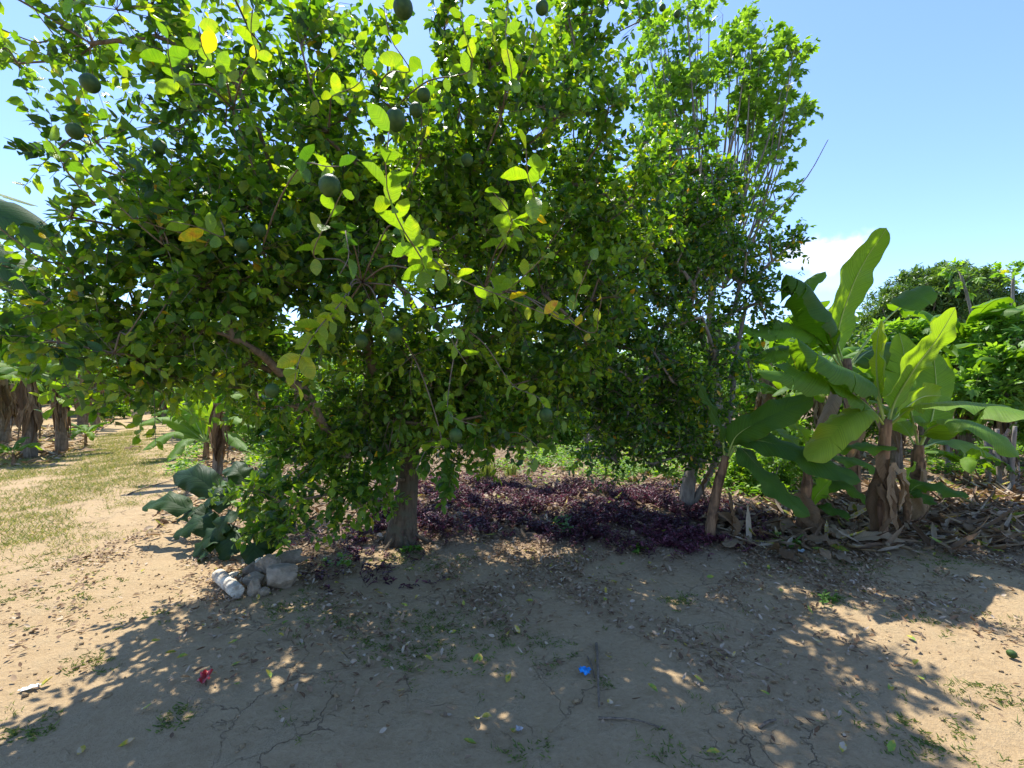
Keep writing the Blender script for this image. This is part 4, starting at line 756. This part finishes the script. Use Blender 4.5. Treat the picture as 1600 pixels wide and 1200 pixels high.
# big round leaved shrub left of the rocks
def big_leaf():
    g = G(405, 862); root = thing('broad_leaf_plant', 'low plant with huge dark round leaves sprawling beside the concrete pieces', 'plant', g)
    st = MB(); S = [(405, 862, 4.5), (395, 825, 4.5), (380, 790, 4.5), (400, 745, 4.5)]; q = bez([P(*s) for s in S], 12); tube(st, q, np.linspace(.03, .015, 12), 8); st.build('stem', M_gtwig, root, loc=g)
    for (a, b, hw, face, t) in (((300, 795, 4.7), (222, 790, 4.8), .13, (0, -.6, .8), .5), ((345, 820, 4.5), (270, 835, 4.5), .15, (0, -.6, .8), .45), ((360, 830, 4.4), (300, 865, 4.3), .14, (-.2, -.6, .8), .4), ((385, 825, 4.4), (345, 872, 4.2), .17, (-.1, -.85, .45), .3),
            ((340, 770, 4.9), (270, 740, 5.2), .18, (0, -.7, .7), .3), ((360, 790, 4.6), (318, 785, 4.6), .14, (0, -.6, .8), .4), ((390, 760, 4.6), (350, 730, 4.7), .14, (0, -.5, .8), .4), ((410, 770, 4.4), (400, 735, 4.6), .12, (0, -.8, .6), .3),
            ((420, 790, 4.4), (455, 760, 4.4), .13, (.1, -.6, .8), .7), ((410, 800, 4.3), (380, 810, 4.1), .13, (0, -.6, .8), .75), ((420, 810, 4.3), (455, 830, 4.2), .14, (.2, -.6, .8), .2), ((400, 840, 4.3), (425, 862, 4.2), .12, (0, -.7, .7), .2), ((370, 800, 4.4), (330, 850, 4.3), .13, (-.2, -.6, .8), .45), ((400, 780, 4.5), (440, 735, 4.7), .12, (0, -.6, .8), .5), ((350, 845, 4.4), (305, 880, 4.2), .11, (-.2, -.5, .9), .5), ((400, 845, 4.2), (395, 880, 4.0), .12, (.1, -.8, .5), .4), ((370, 775, 4.7), (330, 762, 4.9), .12, (.1, -.4, .9), .75), ((330, 805, 4.7), (275, 812, 4.7), .11, (0, -.3, 1), .3)):
        mb = MB(); j = Vector(q[int(rng.integers(4, 12))]); A, B = P(*a), P(*b); mid = (A+B)/2+Vector((0, 0, .05))
        blade(mb, [j, (j+A)/2+Vector((0, 0, .06)), A, mid+Vector((0, 0, .02)), B-Vector((0, 0, .02))], hw*.88, face=(face[0]+rng.normal(0, .25), face[1]+rng.normal(0, .15), face[2]), fold=.22, sag=.12, pet=float((j-A).length/max((j-A).length+(A-B).length, .01)), wave=.03, tint=t+rng.normal(0, .12), n=24, rib=.006, tipw=.5); mb.build('leaf', [M_big, M_gtwig], root, loc=g)
big_leaf()

# ------------------------------------------------------------------ concrete pieces and stones
def rod(name, label, a, b, r, cat, jag=.12, mat=M_conc):
    a, b = Vector(a), Vector(b); mb = MB(); n, m = 14, 18; q = bez([a, b], n); ax = norm(np.array(b-a)); u = norm(np.cross(ax, [.1, .2, .97])); w = np.cross(ax, u); V = []; off = np.array(a)
    j0, j1 = rng.normal(0, jag*r, m), rng.normal(0, jag*r, m)
    for i, c in enumerate(q):
        for k in range(m):
            an = k/m*6.283; rr = r*(1+.03*mnoise.noise(Vector((i*.4, math.cos(an)*2, math.sin(an)*2)))); e = ax*(j0[k]*(i == 0)+j1[k]*(i == n-1)); V.append(c+(u*math.cos(an)+w*math.sin(an))*rr*(.95 if i in (0, n-1) else 1)+e)
    V += [q[0]+ax*r*.12, q[-1]-ax*r*.1]
    i = np.arange(n-1)[:, None]*m; j = np.arange(m)[None]; k = (j+1) % m; N = n*m; jj = np.arange(m); kk = (jj+1) % m
    mb.add(V, [np.stack([i+j, i+k, i+m+k, i+m+j], -1).reshape(-1, 4), np.stack([np.full(m, N), kk, jj], -1), np.stack([np.full(m, N+1), jj+(n-1)*m, kk+(n-1)*m], -1)])
    o = mb.build(name, mat, loc=off, smooth=False); o.location = off; tag(o, label, cat)
    bv = o.modifiers.new('bevel', 'BEVEL'); bv.width = r*.06; bv.segments = 2; bv.limit_method = 'ANGLE'; return o
def on(px, py, dz=0.0): g = G(px, py); return g+Vector((0, 0, dz))
rod('concrete_cylinder', 'whitish concrete cylinder lying alone in the sun in front of the stone pile', on(341, 908, .05), on(371, 940, .05), .05, 'concrete')
rod('concrete_cylinder', 'pale broken concrete cylinder lying on top of the stones, its left half lighter', P(402, 884, 3.95), P(436, 877, 3.98), .062, 'concrete', .25)
rod('concrete_cylinder', 'brownish jagged concrete length resting behind on the stone pile', P(432, 876, 4.04), P(470, 868, 4.1), .062, 'concrete', .4, M_stone)
def rock(label, px, py, sx, sy, sz, rz, seed, d=None, lift=0, mat=M_stone):
    g = G(px, py); mb = MB(); n, m = 26, 36; V = []; rr_ = random.Random(seed); pn = [Vector((rr_.gauss(0, 1), rr_.gauss(0, 1), rr_.gauss(0, 1))).normalized() for _ in range(13)]; pd = [rr_.uniform(.68, .95) for _ in pn]
    for i in range(n):
        t = math.pi*i/(n-1)
        for k in range(m):
            a = 2*math.pi*k/m; p = Vector((math.sin(t)*math.cos(a), math.sin(t)*math.sin(a), math.cos(t)))
            f = min(pd[q]/max(pn[q].dot(p), 1e-3) for q in range(len(pn)))*(1+.035*mnoise.noise(p*6+Vector((seed, 3, 0)))+.02*mnoise.noise(p*15)); f = min(f, 1.12); V.append((p.x*f*sx, p.y*f*sy, p.z*f*sz)); continue
            f = 1+.35*mnoise.noise(p*1.3+Vector((seed, 0, 0)))+.12*mnoise.noise(p*4+Vector((seed, 3, 0))); f = min(f, 1.08)
            c = mnoise.cell(p*2.2+Vector((seed, 0, 0)))*.06; f += c; V.append((p.x*f*sx, p.y*f*sy, p.z*f*sz))
    i = np.arange(n-1)[:, None]*m; j = np.arange(m)[None]; k = (j+1) % m; mb.add(V, [np.stack([i+j, i+m+j, i+m+k, i+k], -1).reshape(-1, 4)])
    o = mb.build('stone', mat, smooth=False); o.location = g+Vector((0, 0, sz*.75+lift)); o.rotation_euler = (.2, .1, rz); tag(o, label, 'stone', 'stones in the pile')
rock('largest rough grey stone at the right of the pile', 440, 922, .13, .10, .105, .3, 3)
rock('rounded grey stone in the middle under the broken cylinder', 420, 905, .10, .075, .075, .1, 11, lift=.05)
rock('tilted stone with sunlit left face at the left of the pile', 398, 922, .085, .06, .07, .9, 5)
rock('upright darker stone low at the front of the pile', 397, 935, .045, .045, .075, .2, 8)
rock('smallest stone low at the front right of the pile', 411, 935, .045, .04, .04, .9, 14)
rock('flat white stone fragment behind the sunlit cylinder', 365, 905, .05, .04, .03, .3, 21, mat=M_conc)
rock('stone half hidden at the back left of the pile', 392, 900, .06, .05, .06, .3, 25)

# small finds on the ground
def scrap(name, label, px, py, s, col, cat, seed, thick=.25):
    g = G(px, py); mb = MB(); n = 7; R = np.random.default_rng(seed); V = []
    for lay in (0, 1):
        for i in range(n):
            for j in range(n):
                u, v = i/(n-1)-.5, j/(n-1)-.5; z = .012+s[2]*(math.sin(u*9+seed)*.5+math.cos(v*7+seed*2)*.4+.4*math.sin((u+v)*14))*.5+s[2]*.6
                V.append((u*s[0]*(1+.25*math.sin(v*8+seed)), v*s[1]*(1+.2*math.cos(u*9)), z+(.0012 if lay else 0)))
    i = np.arange(n-1)[:, None]*n; j = np.arange(n-1)[None]; q = np.stack([i+j, i+j+1, i+n+j+1, i+n+j], -1).reshape(-1, 4); mb.add(V, [q+n*n, q[:, ::-1]])
    o = mb.build(name, plain(name+'_material', col, .4), loc=(0, 0, 0)); o.location = g; o.rotation_euler = (0, 0, seed*.7); tag(o, label, cat)
scrap('plastic_scrap', 'bright blue crumpled plastic scrap on the shaded soil', 914, 1051, (.055, .06, .022), (.01, .33, .85), 'litter', 2)
scrap('wrapper', 'crumpled red wrapper on the dirt at the lower left', 320, 1074, (.05, .10, .03), (.55, .02, .03), 'litter', 5)
scrap('paper_scrap', 'small white paper scrap on sunlit soil near the left edge', 47, 1079, (.075, .035, .008), (.75, .75, .72), 'litter', 1)
scrap('paper_scrap', 'whitish plastic scrap in the litter below the banana stems', 1248, 864, (.09, .06, .03), (.5, .56, .58), 'litter', 9)
scrap('paper_scrap', 'tiny pale scrap on the shaded cracked soil', 811, 1138, (.03, .03, .01), (.5, .47, .46), 'litter', 4)
o = bpy.data.objects.new('fallen_fruit', FM); C.objects.link(o); o.location = G(1581, 1036)+Vector((0, 0, .028)); o.scale = (.62,)*3; o.rotation_euler = (1.9, .3, 1); tag(o, 'small green fallen fruit on the sunlit soil near the right edge', 'fruit')
def stick(label, pts, r, lift=.008):
    mb = MB(); q = bez([G(*p)+Vector((0, 0, r+lift*(i % 2))) for i, p in enumerate(pts)], 14); tube(mb, q, np.linspace(r, r*.6, 14), 6, wob=.15); o = mb.build('stick', M_twig, loc=q[0]); o.location = q[0]; tag(o, label, 'stick')
stick('long straight dead stick pointing at the camera beside the blue scrap', [(932, 1005), (934, 1050), (936, 1105)], .009)
stick('short stick lying just left of the long one by the blue scrap', [(918, 1025), (924, 1040), (929, 1058)], .006)
stick('thin stick lying across the shade in front of the long stick', [(935, 1122), (990, 1127), (1040, 1140)], .006)
stick('stub of brown stick on the soil at the lower right of the shade', [(1185, 1136), (1200, 1131), (1212, 1125)], .009)
stick('thin dead stick lying on the soil near the left shrub', [(200, 775), (225, 765), (270, 752)], .012)
stick('reddish dead twig in the sun at the right', [(1424, 994), (1436, 998), (1446, 1004)], .007)
def dry_heap(label, px, py, n, sp, L):
    g = G(px, py); mb = MB()
    for k in range(n):
        a = rng.uniform(0, 6.28); c = g+Vector((rng.normal(0, sp), rng.normal(0, sp*.7), .03+rng.random()*.05)); dv = Vector((math.cos(a), math.sin(a)*.7, rng.normal(0, .08)))*L*rng.uniform(.5, 1.1)
        pts = [c-dv*.5, c+Vector((0, 0, rng.uniform(0, .07))), c+dv*.5]
        for p_ in pts: p_.z = max(p_.z, g.z+.012)
        blade(mb, pts, rng.uniform(.03, .08), face=(rng.normal(0, .3), rng.normal(0, .3), 1), fold=.3, sag=-.1, pet=.05, wave=.02, tint=rng.uniform(.2, .95), n=12, rib=.006, mats=(0, 0), vm=3)
    tag(mb.build('dry_leaf_heap', [M_dry]), label, 'leaf heap', kind='stuff')
dry_heap('tangle of withered banana leaves at the foot of the slim front banana', 1150, 830, 14, .16, .5)
dry_heap('dark heap of withered banana leaves around the pale stemmed plant', 1250, 835, 13, .26, .5)
dry_heap('heap of withered grey banana leaves at the foot of the large banana plant', 1370, 848, 15, .25, .5)
dry_heap('scattered withered leaves under the right hand banana plant', 1450, 825, 10, .3, .45)
dry_heap('curled dead leaf strips lying on the bare soil before the bananas', 1230, 872, 7, .22, .35)
dry_heap('dead banana leaves under the left plantation row', 60, 705, 26, .9, .9)

# ------------------------------------------------------------------ ground cover
def inpoly(px, py, poly):
    poly = np.array(poly, float); c = np.zeros(len(px), bool); j = len(poly)-1
    for i in range(len(poly)):
        a, b = poly[i], poly[j]; m = ((a[1] > py) != (b[1] > py)) & (px < (b[0]-a[0])*(py-a[1])/(b[1]-a[1]+1e-9)+a[0]); c ^= m; j = i
    return c
def scatter(n, box, poly=None, dmin=1.7, fade=None):
    """uniform on the ground over a world box, kept inside a region outlined by photo pixels"""
    x = rng.uniform(box[0], box[1], n); y = rng.uniform(box[2], box[3], n); py = 600+CH*F/y; px = 800+x/y*F
    k = y > .3
    if poly is not None: k &= inpoly(px+rng.normal(0, 16, n), py+rng.normal(0, 7, n), poly)
    return x[k], y[k]
def nz2(x, y, s, seed=0):
    return np.sin(x*s*1.7+seed)*np.cos(y*s*1.3-seed*2)+.6*np.sin(x*s*3.9+y*s*2.3+seed*3)+.4*np.cos(y*s*6.1-x*s*4.4+seed)
# purple wandering plant
def purple():
    lf, st = MB(), MB()
    polys = [([(670, 748), (760, 752), (900, 762), (1040, 772), (1110, 790), (1190, 805), (1190, 850), (1120, 862), (1020, 868), (930, 850), (850, 842), (740, 835), (640, 840), (560, 850), (560, 800), (600, 760)], 15000, 1.0),
             ([(455, 860), (560, 850), (660, 870), (680, 905), (620, 930), (540, 945), (470, 925), (430, 900)], 2200, .6), ([(430, 840), (600, 815), (640, 850), (520, 870), (440, 870)], 1200, .8),
             ([(1040, 835), (1200, 830), (1185, 862), (1090, 868)], 900, .9), ([(370, 888), (395, 885), (400, 905), (375, 905)], 60, .8)]
    for poly, n, hs in polys:
        n = int(n*.72); x, y = scatter(n*3, (-2.6, 3.2, 3.2, 8.4), poly); k = np.arange(len(x)) < n; x, y = x[k], y[k]
        q = nz2(x, y, 3.1, 2) > (.1 if hs < 1 else -.2)+rng.normal(0, .25, len(x)); x, y = x[q], y[q]
        N = len(x); h = rng.uniform(.025, .085, N)*hs*(1.1+.5*nz2(x, y, 2.2, 4))+.012; p0 = np.stack([x, y, gh(x, y)], -1); p1 = p0+np.stack([rng.normal(0, .03, N), rng.normal(0, .03, N), h], -1)
        stems(st, p0, p1, .002, .0015); nl = 6; K = np.repeat(np.arange(N), nl); f = np.tile(np.linspace(.25, 1, nl), N); pos = p0[K]+(p1-p0)[K]*f[:, None]
        a = rng.uniform(0, 6.28, len(K)); dr = np.stack([np.cos(a), np.sin(a), rng.uniform(.0, .9, len(K))], -1); ti = rng.uniform(0, .6, len(K)); ti = np.where(rng.random(len(K)) < (.2+.5*(x[K] > 1.3)*(y[K] < 5.0)), rng.uniform(.6, .86, len(K)), ti)
        leaves(lf, pos, dr, np.array([0, 0, 1.])+vnoise(len(K), .3), rng.uniform(.03, .06, len(K)), .017, ti, fold=.5, curl=.2)
    for a in st.f: pass
    n0 = lf.n; lf.v += st.v; lf.t += [t+.2 for t in st.t]; lf.uv += st.uv; lf.f += [f+n0 for f in st.f]; lf.m += st.m; lf.n += st.n
    tag(lf.build('purple_ground_cover', M_purple), 'low mass of dark purple leaved ground cover in the shade around the citrus trunk', 'ground cover', kind='stuff')
purple()
def litter():
    mb = MB()
    def lay(x, y, L, W, tb=(0, .95), hi=.01, curl=.5, yel=.02):
        N = len(x); a = rng.uniform(0, 6.28, N); pos = np.stack([x, y, gh(x, y)+.008+hi*rng.random(N)], -1); dr = np.stack([np.cos(a), np.sin(a), rng.normal(.05, .15, N)], -1)
        t = rng.uniform(*tb, N)**.9; t = np.where(rng.random(N) < yel, rng.uniform(.96, 1, N), t)
        leaves(mb, pos, dr, np.array([0, 0, 1.])+vnoise(N, .35), L, W, t, fold=.6, curl=-curl*.5)
    n = 60000; x = rng.uniform(-4, 5, n); y = rng.uniform(1.7, 6, n); w = np.clip((y-1.9)/2.2, .03, 1)**1.6*np.where(x < -1.2-.3*y, .55, 1)*np.clip(.5+.8*nz2(x, y, 1.6, 1)+.35*nz2(x, y, 4.3, 3), .05, 1.6); k = rng.random(n) < w
    x, y = x[k], y[k]; lay(x, y, rng.uniform(.012, .055, len(x)), rng.uniform(.010, .026, len(x)), (.2, .94))
    n = 26000; x = rng.uniform(-9, 13, n); y = rng.uniform(4.8, 16, n); k = (x > -.55*y-1.2) & (nz2(x, y, 1.1, 5) > -1); x, y = x[k], y[k]; lay(x, y, rng.uniform(.05, .16, len(x)), rng.uniform(.02, .06, len(x)), (.1, 1.0), .04)
    n = 4200; x, y = scatter(n*2, (1.9, 9, 4.4, 9), [(1130, 815), (1240, 790), (1400, 770), (1640, 740), (1640, 850), (1560, 872), (1400, 872), (1250, 868), (1150, 850)]); lay(x, y, rng.uniform(.08, .35, len(x)), rng.uniform(.02, .06, len(x)), (.2, 1.0), .05)
    n = 3500; x = rng.uniform(-17, -6.5, n); y = rng.uniform(9, 22, n); k = x < -10.0-(y-10.5)*.74; x, y = x[k], y[k]; lay(x, y, rng.uniform(.1, .4, len(x)), rng.uniform(.03, .08, len(x)), (.2, 1.0), .05)
    # a few fresh yellow leaves on the open soil
    n = 70; x = rng.uniform(-2.5, 2.5, n); y = rng.uniform(2, 4.2, n); lay(x, y, .06, .03, (.95, 1.0), .01)
    tag(mb.build('leaf_litter', M_litter), 'dry fallen leaves scattered over the soil and heaped under the trees', 'leaf litter', kind='stuff')
litter()
def clods():
    mb = MB(); n = 5200; x = rng.uniform(-4.5, 4.5, n); y = rng.uniform(1.7, 6.5, n); k = nz2(x, y, 1.9, 9) > -.4; x, y = x[k], y[k]; N = len(x)
    o6 = np.array([(1, 0, 0), (0, 1, 0), (-1, 0, 0), (0, -1, 0), (0, 0, .8), (0, 0, -.6)], float); f = np.array([(0, 1, 4), (1, 2, 4), (2, 3, 4), (3, 0, 4), (1, 0, 5), (2, 1, 5), (3, 2, 5), (0, 3, 5)])
    r = np.minimum(rng.exponential(.0045, N)+.003, .02)
    V = np.stack([x, y, gh(x, y)+r*.3], -1)[:, None]+(o6[None]*rng.uniform(.55, 1.3, (N, 6, 1))+rng.normal(0, .15, (N, 6, 3)))*r[:, None, None]
    mb.add(V.reshape(-1, 3), [(f[None]+(np.arange(N)*6)[:, None, None]).reshape(-1, 3)]); tag(mb.build('soil_crumbs', M_soil), 'small crumbs of dry earth scattered over the soil', 'soil crumbs', kind='stuff')
clods()
def grass(name, label, x, y, h, tb=(0, 1), w=.006, per=5, spread=.03, lean=.5):
    mb = MB(); N = len(x); K = np.repeat(np.arange(N), per); px = x[K]+rng.normal(0, spread, len(K)); py = y[K]+rng.normal(0, spread, len(K)); a = rng.uniform(0, 6.28, len(K))
    dr = np.stack([np.cos(a)*lean, np.sin(a)*lean, rng.uniform(.4, 1.2, len(K))], -1); L = np.broadcast_to(h, (N,))[K]*rng.uniform(.5, 1.3, len(K))
    leaves(mb, np.stack([px, py, gh(px, py)-.003], -1), dr, np.stack([np.cos(a+1.57), np.sin(a+1.57), .3+0*a], -1), L, w, rng.uniform(*tb, len(K)), fold=.2, curl=.5)
    return tag(mb.build(name, M_grass), label, 'grass', kind='stuff')
x, y = scatter(60000, (-13, -2.8, 4.0, 26), [(0, 705), (100, 712), (160, 690), (202, 640), (216, 640), (212, 690), (236, 725), (228, 755), (150, 772), (110, 795), (120, 830), (60, 860), (-60, 890), (-400, 880), (-400, 740)])
k = nz2(x, y, 1.3, 3) > -.6+rng.normal(0, .5, len(x)); x, y = x[k][:15000], y[k][:15000]; grass('grass', 'short sunlit grass beside the dirt path on the left', x, y, .055, (.3, 1), .006, 7, .06)
x, y = scatter(60000, (-14, -3, 4.0, 30), [(214, 640), (232, 640), (262, 700), (290, 760), (240, 830), (170, 870), (60, 900), (0, 900), (120, 830), (222, 740), (215, 690)]); k = nz2(x, y, 1.7, 6) > .1; x, y = x[k][:3800], y[k][:3800]; grass('grass', 'thin dry grass along the right side of the path', x, y, .04, (.3, 1), .005, 6, .05)
n = 2600; x = rng.uniform(-5, 4.6, n); y = rng.uniform(1.9, 5.4, n); k = nz2(x, y, 2.3, 8) > 1.0; x, y = x[k], y[k]; grass('grass', 'thin tufts of grass dotted over the bare soil', x, y, .03, (0, .7), .004, 6, .02)
xs_, ys_ = [], []
for px, py, m, s in ((450, 945, 40, .15), (140, 1035, 22, .08), (40, 1145, 22, .07), (270, 1130, 20, .06), (610, 1020, 50, .16), (730, 1000, 90, .25), (850, 1010, 30, .12), (1300, 940, 25, .06), (1060, 935, 25, .08), (1395, 1145, 30, .12), (1560, 1090, 26, .1), (1500, 1150, 22, .14), (1340, 885, 40, .15), (1480, 880, 30, .15), (620, 870, 50, .15), (690, 880, 40, .15), (950, 1070, 8, .04), (1440, 975, 16, .1), (120, 925, 30, .2), (200, 960, 20, .2), (830, 1170, 12, .05), (60, 890, 40, .3), (520, 970, 50, .2), (660, 975, 60, .2), (1100, 1190, 16, .1), (30, 930, 20, .1)):
    g = G(px, py); m = int(m*1.0); xs_.append(g.x+rng.normal(0, s, m)); ys_.append(g.y+rng.normal(0, s*.8, m))
grass('grass', 'low green weed patches growing in the cracked soil', np.concatenate(xs_), np.concatenate(ys_), .026, (0, .65), .006, 8, .015, 1.0)
def clump(label, px, py, n, h, tb):
    g = G(px, py); mb = MB(); a = rng.uniform(0, 6.28, n); p = np.stack([g.x+rng.normal(0, .06, n), g.y+rng.normal(0, .04, n), np.full(n, g.z)], -1)
    leaves(mb, p, np.stack([np.cos(a)*.35, np.sin(a)*.35, np.ones(n)], -1), np.stack([np.cos(a), np.sin(a), np.full(n, .2)], -1), h*rng.uniform(.5, 1.1, n), .016, rng.uniform(*tb, n), fold=.2, curl=.25, hi=True)
    o = mb.build('grass_clump', M_grass, loc=g); o.location = g; tag(o, label, 'grass clump')
clump('tall yellowish grass clump standing behind the purple cover, right of the trunk', 762, 752, 70, .36, (.2, .8)); clump('small bright grass clump just right of the tall yellowish one', 800, 748, 40, .25, (.3, .7))
def weed(label, px, py, n, h, L, W, mat=M_herb, name='weed', tb=(.3, 1), sp=.05):
    g = G(px, py); lf, st = MB(), MB(); p0 = np.tile(np.array(g), (n, 1))+vnoise(n, sp)*np.array([1, 1, 0]); p1 = p0+np.stack([rng.normal(0, h*.4, n), rng.normal(0, h*.4, n), h*rng.uniform(.6, 1.1, n)], -1)
    stems(lf, p0, p1, .003, .0015); m = 9; K = np.repeat(np.arange(n), m); f = np.tile(np.linspace(.2, 1, m), n); pos = p0[K]+(p1-p0)[K]*f[:, None]; a = rng.uniform(0, 6.28, len(K))
    leaves(lf, pos, np.stack([np.cos(a), np.sin(a), rng.uniform(0, .7, len(K))], -1), np.array([0, 0, 1.])+vnoise(len(K), .3), L*rng.uniform(.6, 1.2, len(K)), W, rng.uniform(*tb, len(K)), hi=True)
    o = lf.build(name, mat, loc=g); o.location = g; tag(o, label, 'weed')
weed('pale green seedling standing up in the purple cover right of the stones', 522, 890, 3, .12, .08, .03, tb=(.5, .9))
weed('dark narrow weed rising in the middle of the purple ground cover', 888, 838, 3, .26, .09, .03, tb=(0, .3))
weed('low bright weed at the front edge of the purple cover, towards the right', 1000, 864, 6, .07, .05, .025, tb=(.2, .7), sp=.03)
weed('low green weed at the base of the thick citrus trunk', 640, 862, 5, .06, .05, .03, tb=(.2, .7), sp=.06)
weed('small weed with soft leaves at the front of the banana bed', 1295, 945, 5, .07, .045, .015, tb=(.1, .5), sp=.04)
weed('little green leaf shoot in the litter below the pale stemmed banana', 1232, 852, 2, .1, .12, .04, tb=(.4, .8), sp=.02)
def herbs():
    mb = MB(); x, y = scatter(60000, (-8, 12, 6.2, 22), [(780, 735), (860, 690), (1000, 680), (1280, 690), (1290, 790), (1180, 785), (1120, 775), (1000, 755), (900, 745)])
    k = nz2(x, y, 1.4, 6) > .1; x, y = x[k][:3200], y[k][:3200]; x2, y2 = scatter(20000, (5, 14, 6, 14), [(1440, 700), (1640, 690), (1640, 770), (1560, 760), (1450, 745)]); k = nz2(x2, y2, 1.2, 2) > .4; x = np.concatenate([x, x2[k][:700]]); y = np.concatenate([y, y2[k][:700]])
    x3 = rng.uniform(-14, -2, 9000); y3 = rng.uniform(8, 20, 9000); k = (nz2(x3, y3, 1.1, 4) > .2) & (x3 > -.66*y3-.6); x = np.concatenate([x, x3[k]]); y = np.concatenate([y, y3[k]])
    N = len(x); h = rng.uniform(.05, .25, N); K = np.repeat(np.arange(N), 9); a = rng.uniform(0, 6.28, len(K)); z = gh(x, y)[K]+h[K]*rng.random(len(K)); pos = np.stack([x[K]+rng.normal(0, .05, len(K)), y[K]+rng.normal(0, .05, len(K)), z], -1)
    leaves(mb, pos, np.stack([np.cos(a), np.sin(a), rng.uniform(-.2, .6, len(K))], -1), np.array([0, 0, 1.])+vnoise(len(K), .4), rng.uniform(.04, .1, len(K)), .035, rng.uniform(.2, 1, len(K)))
    tag(mb.build('herb_cover', M_herb), 'sunlit yellow green herbs covering the ground behind the trees', 'ground cover', kind='stuff')
herbs()
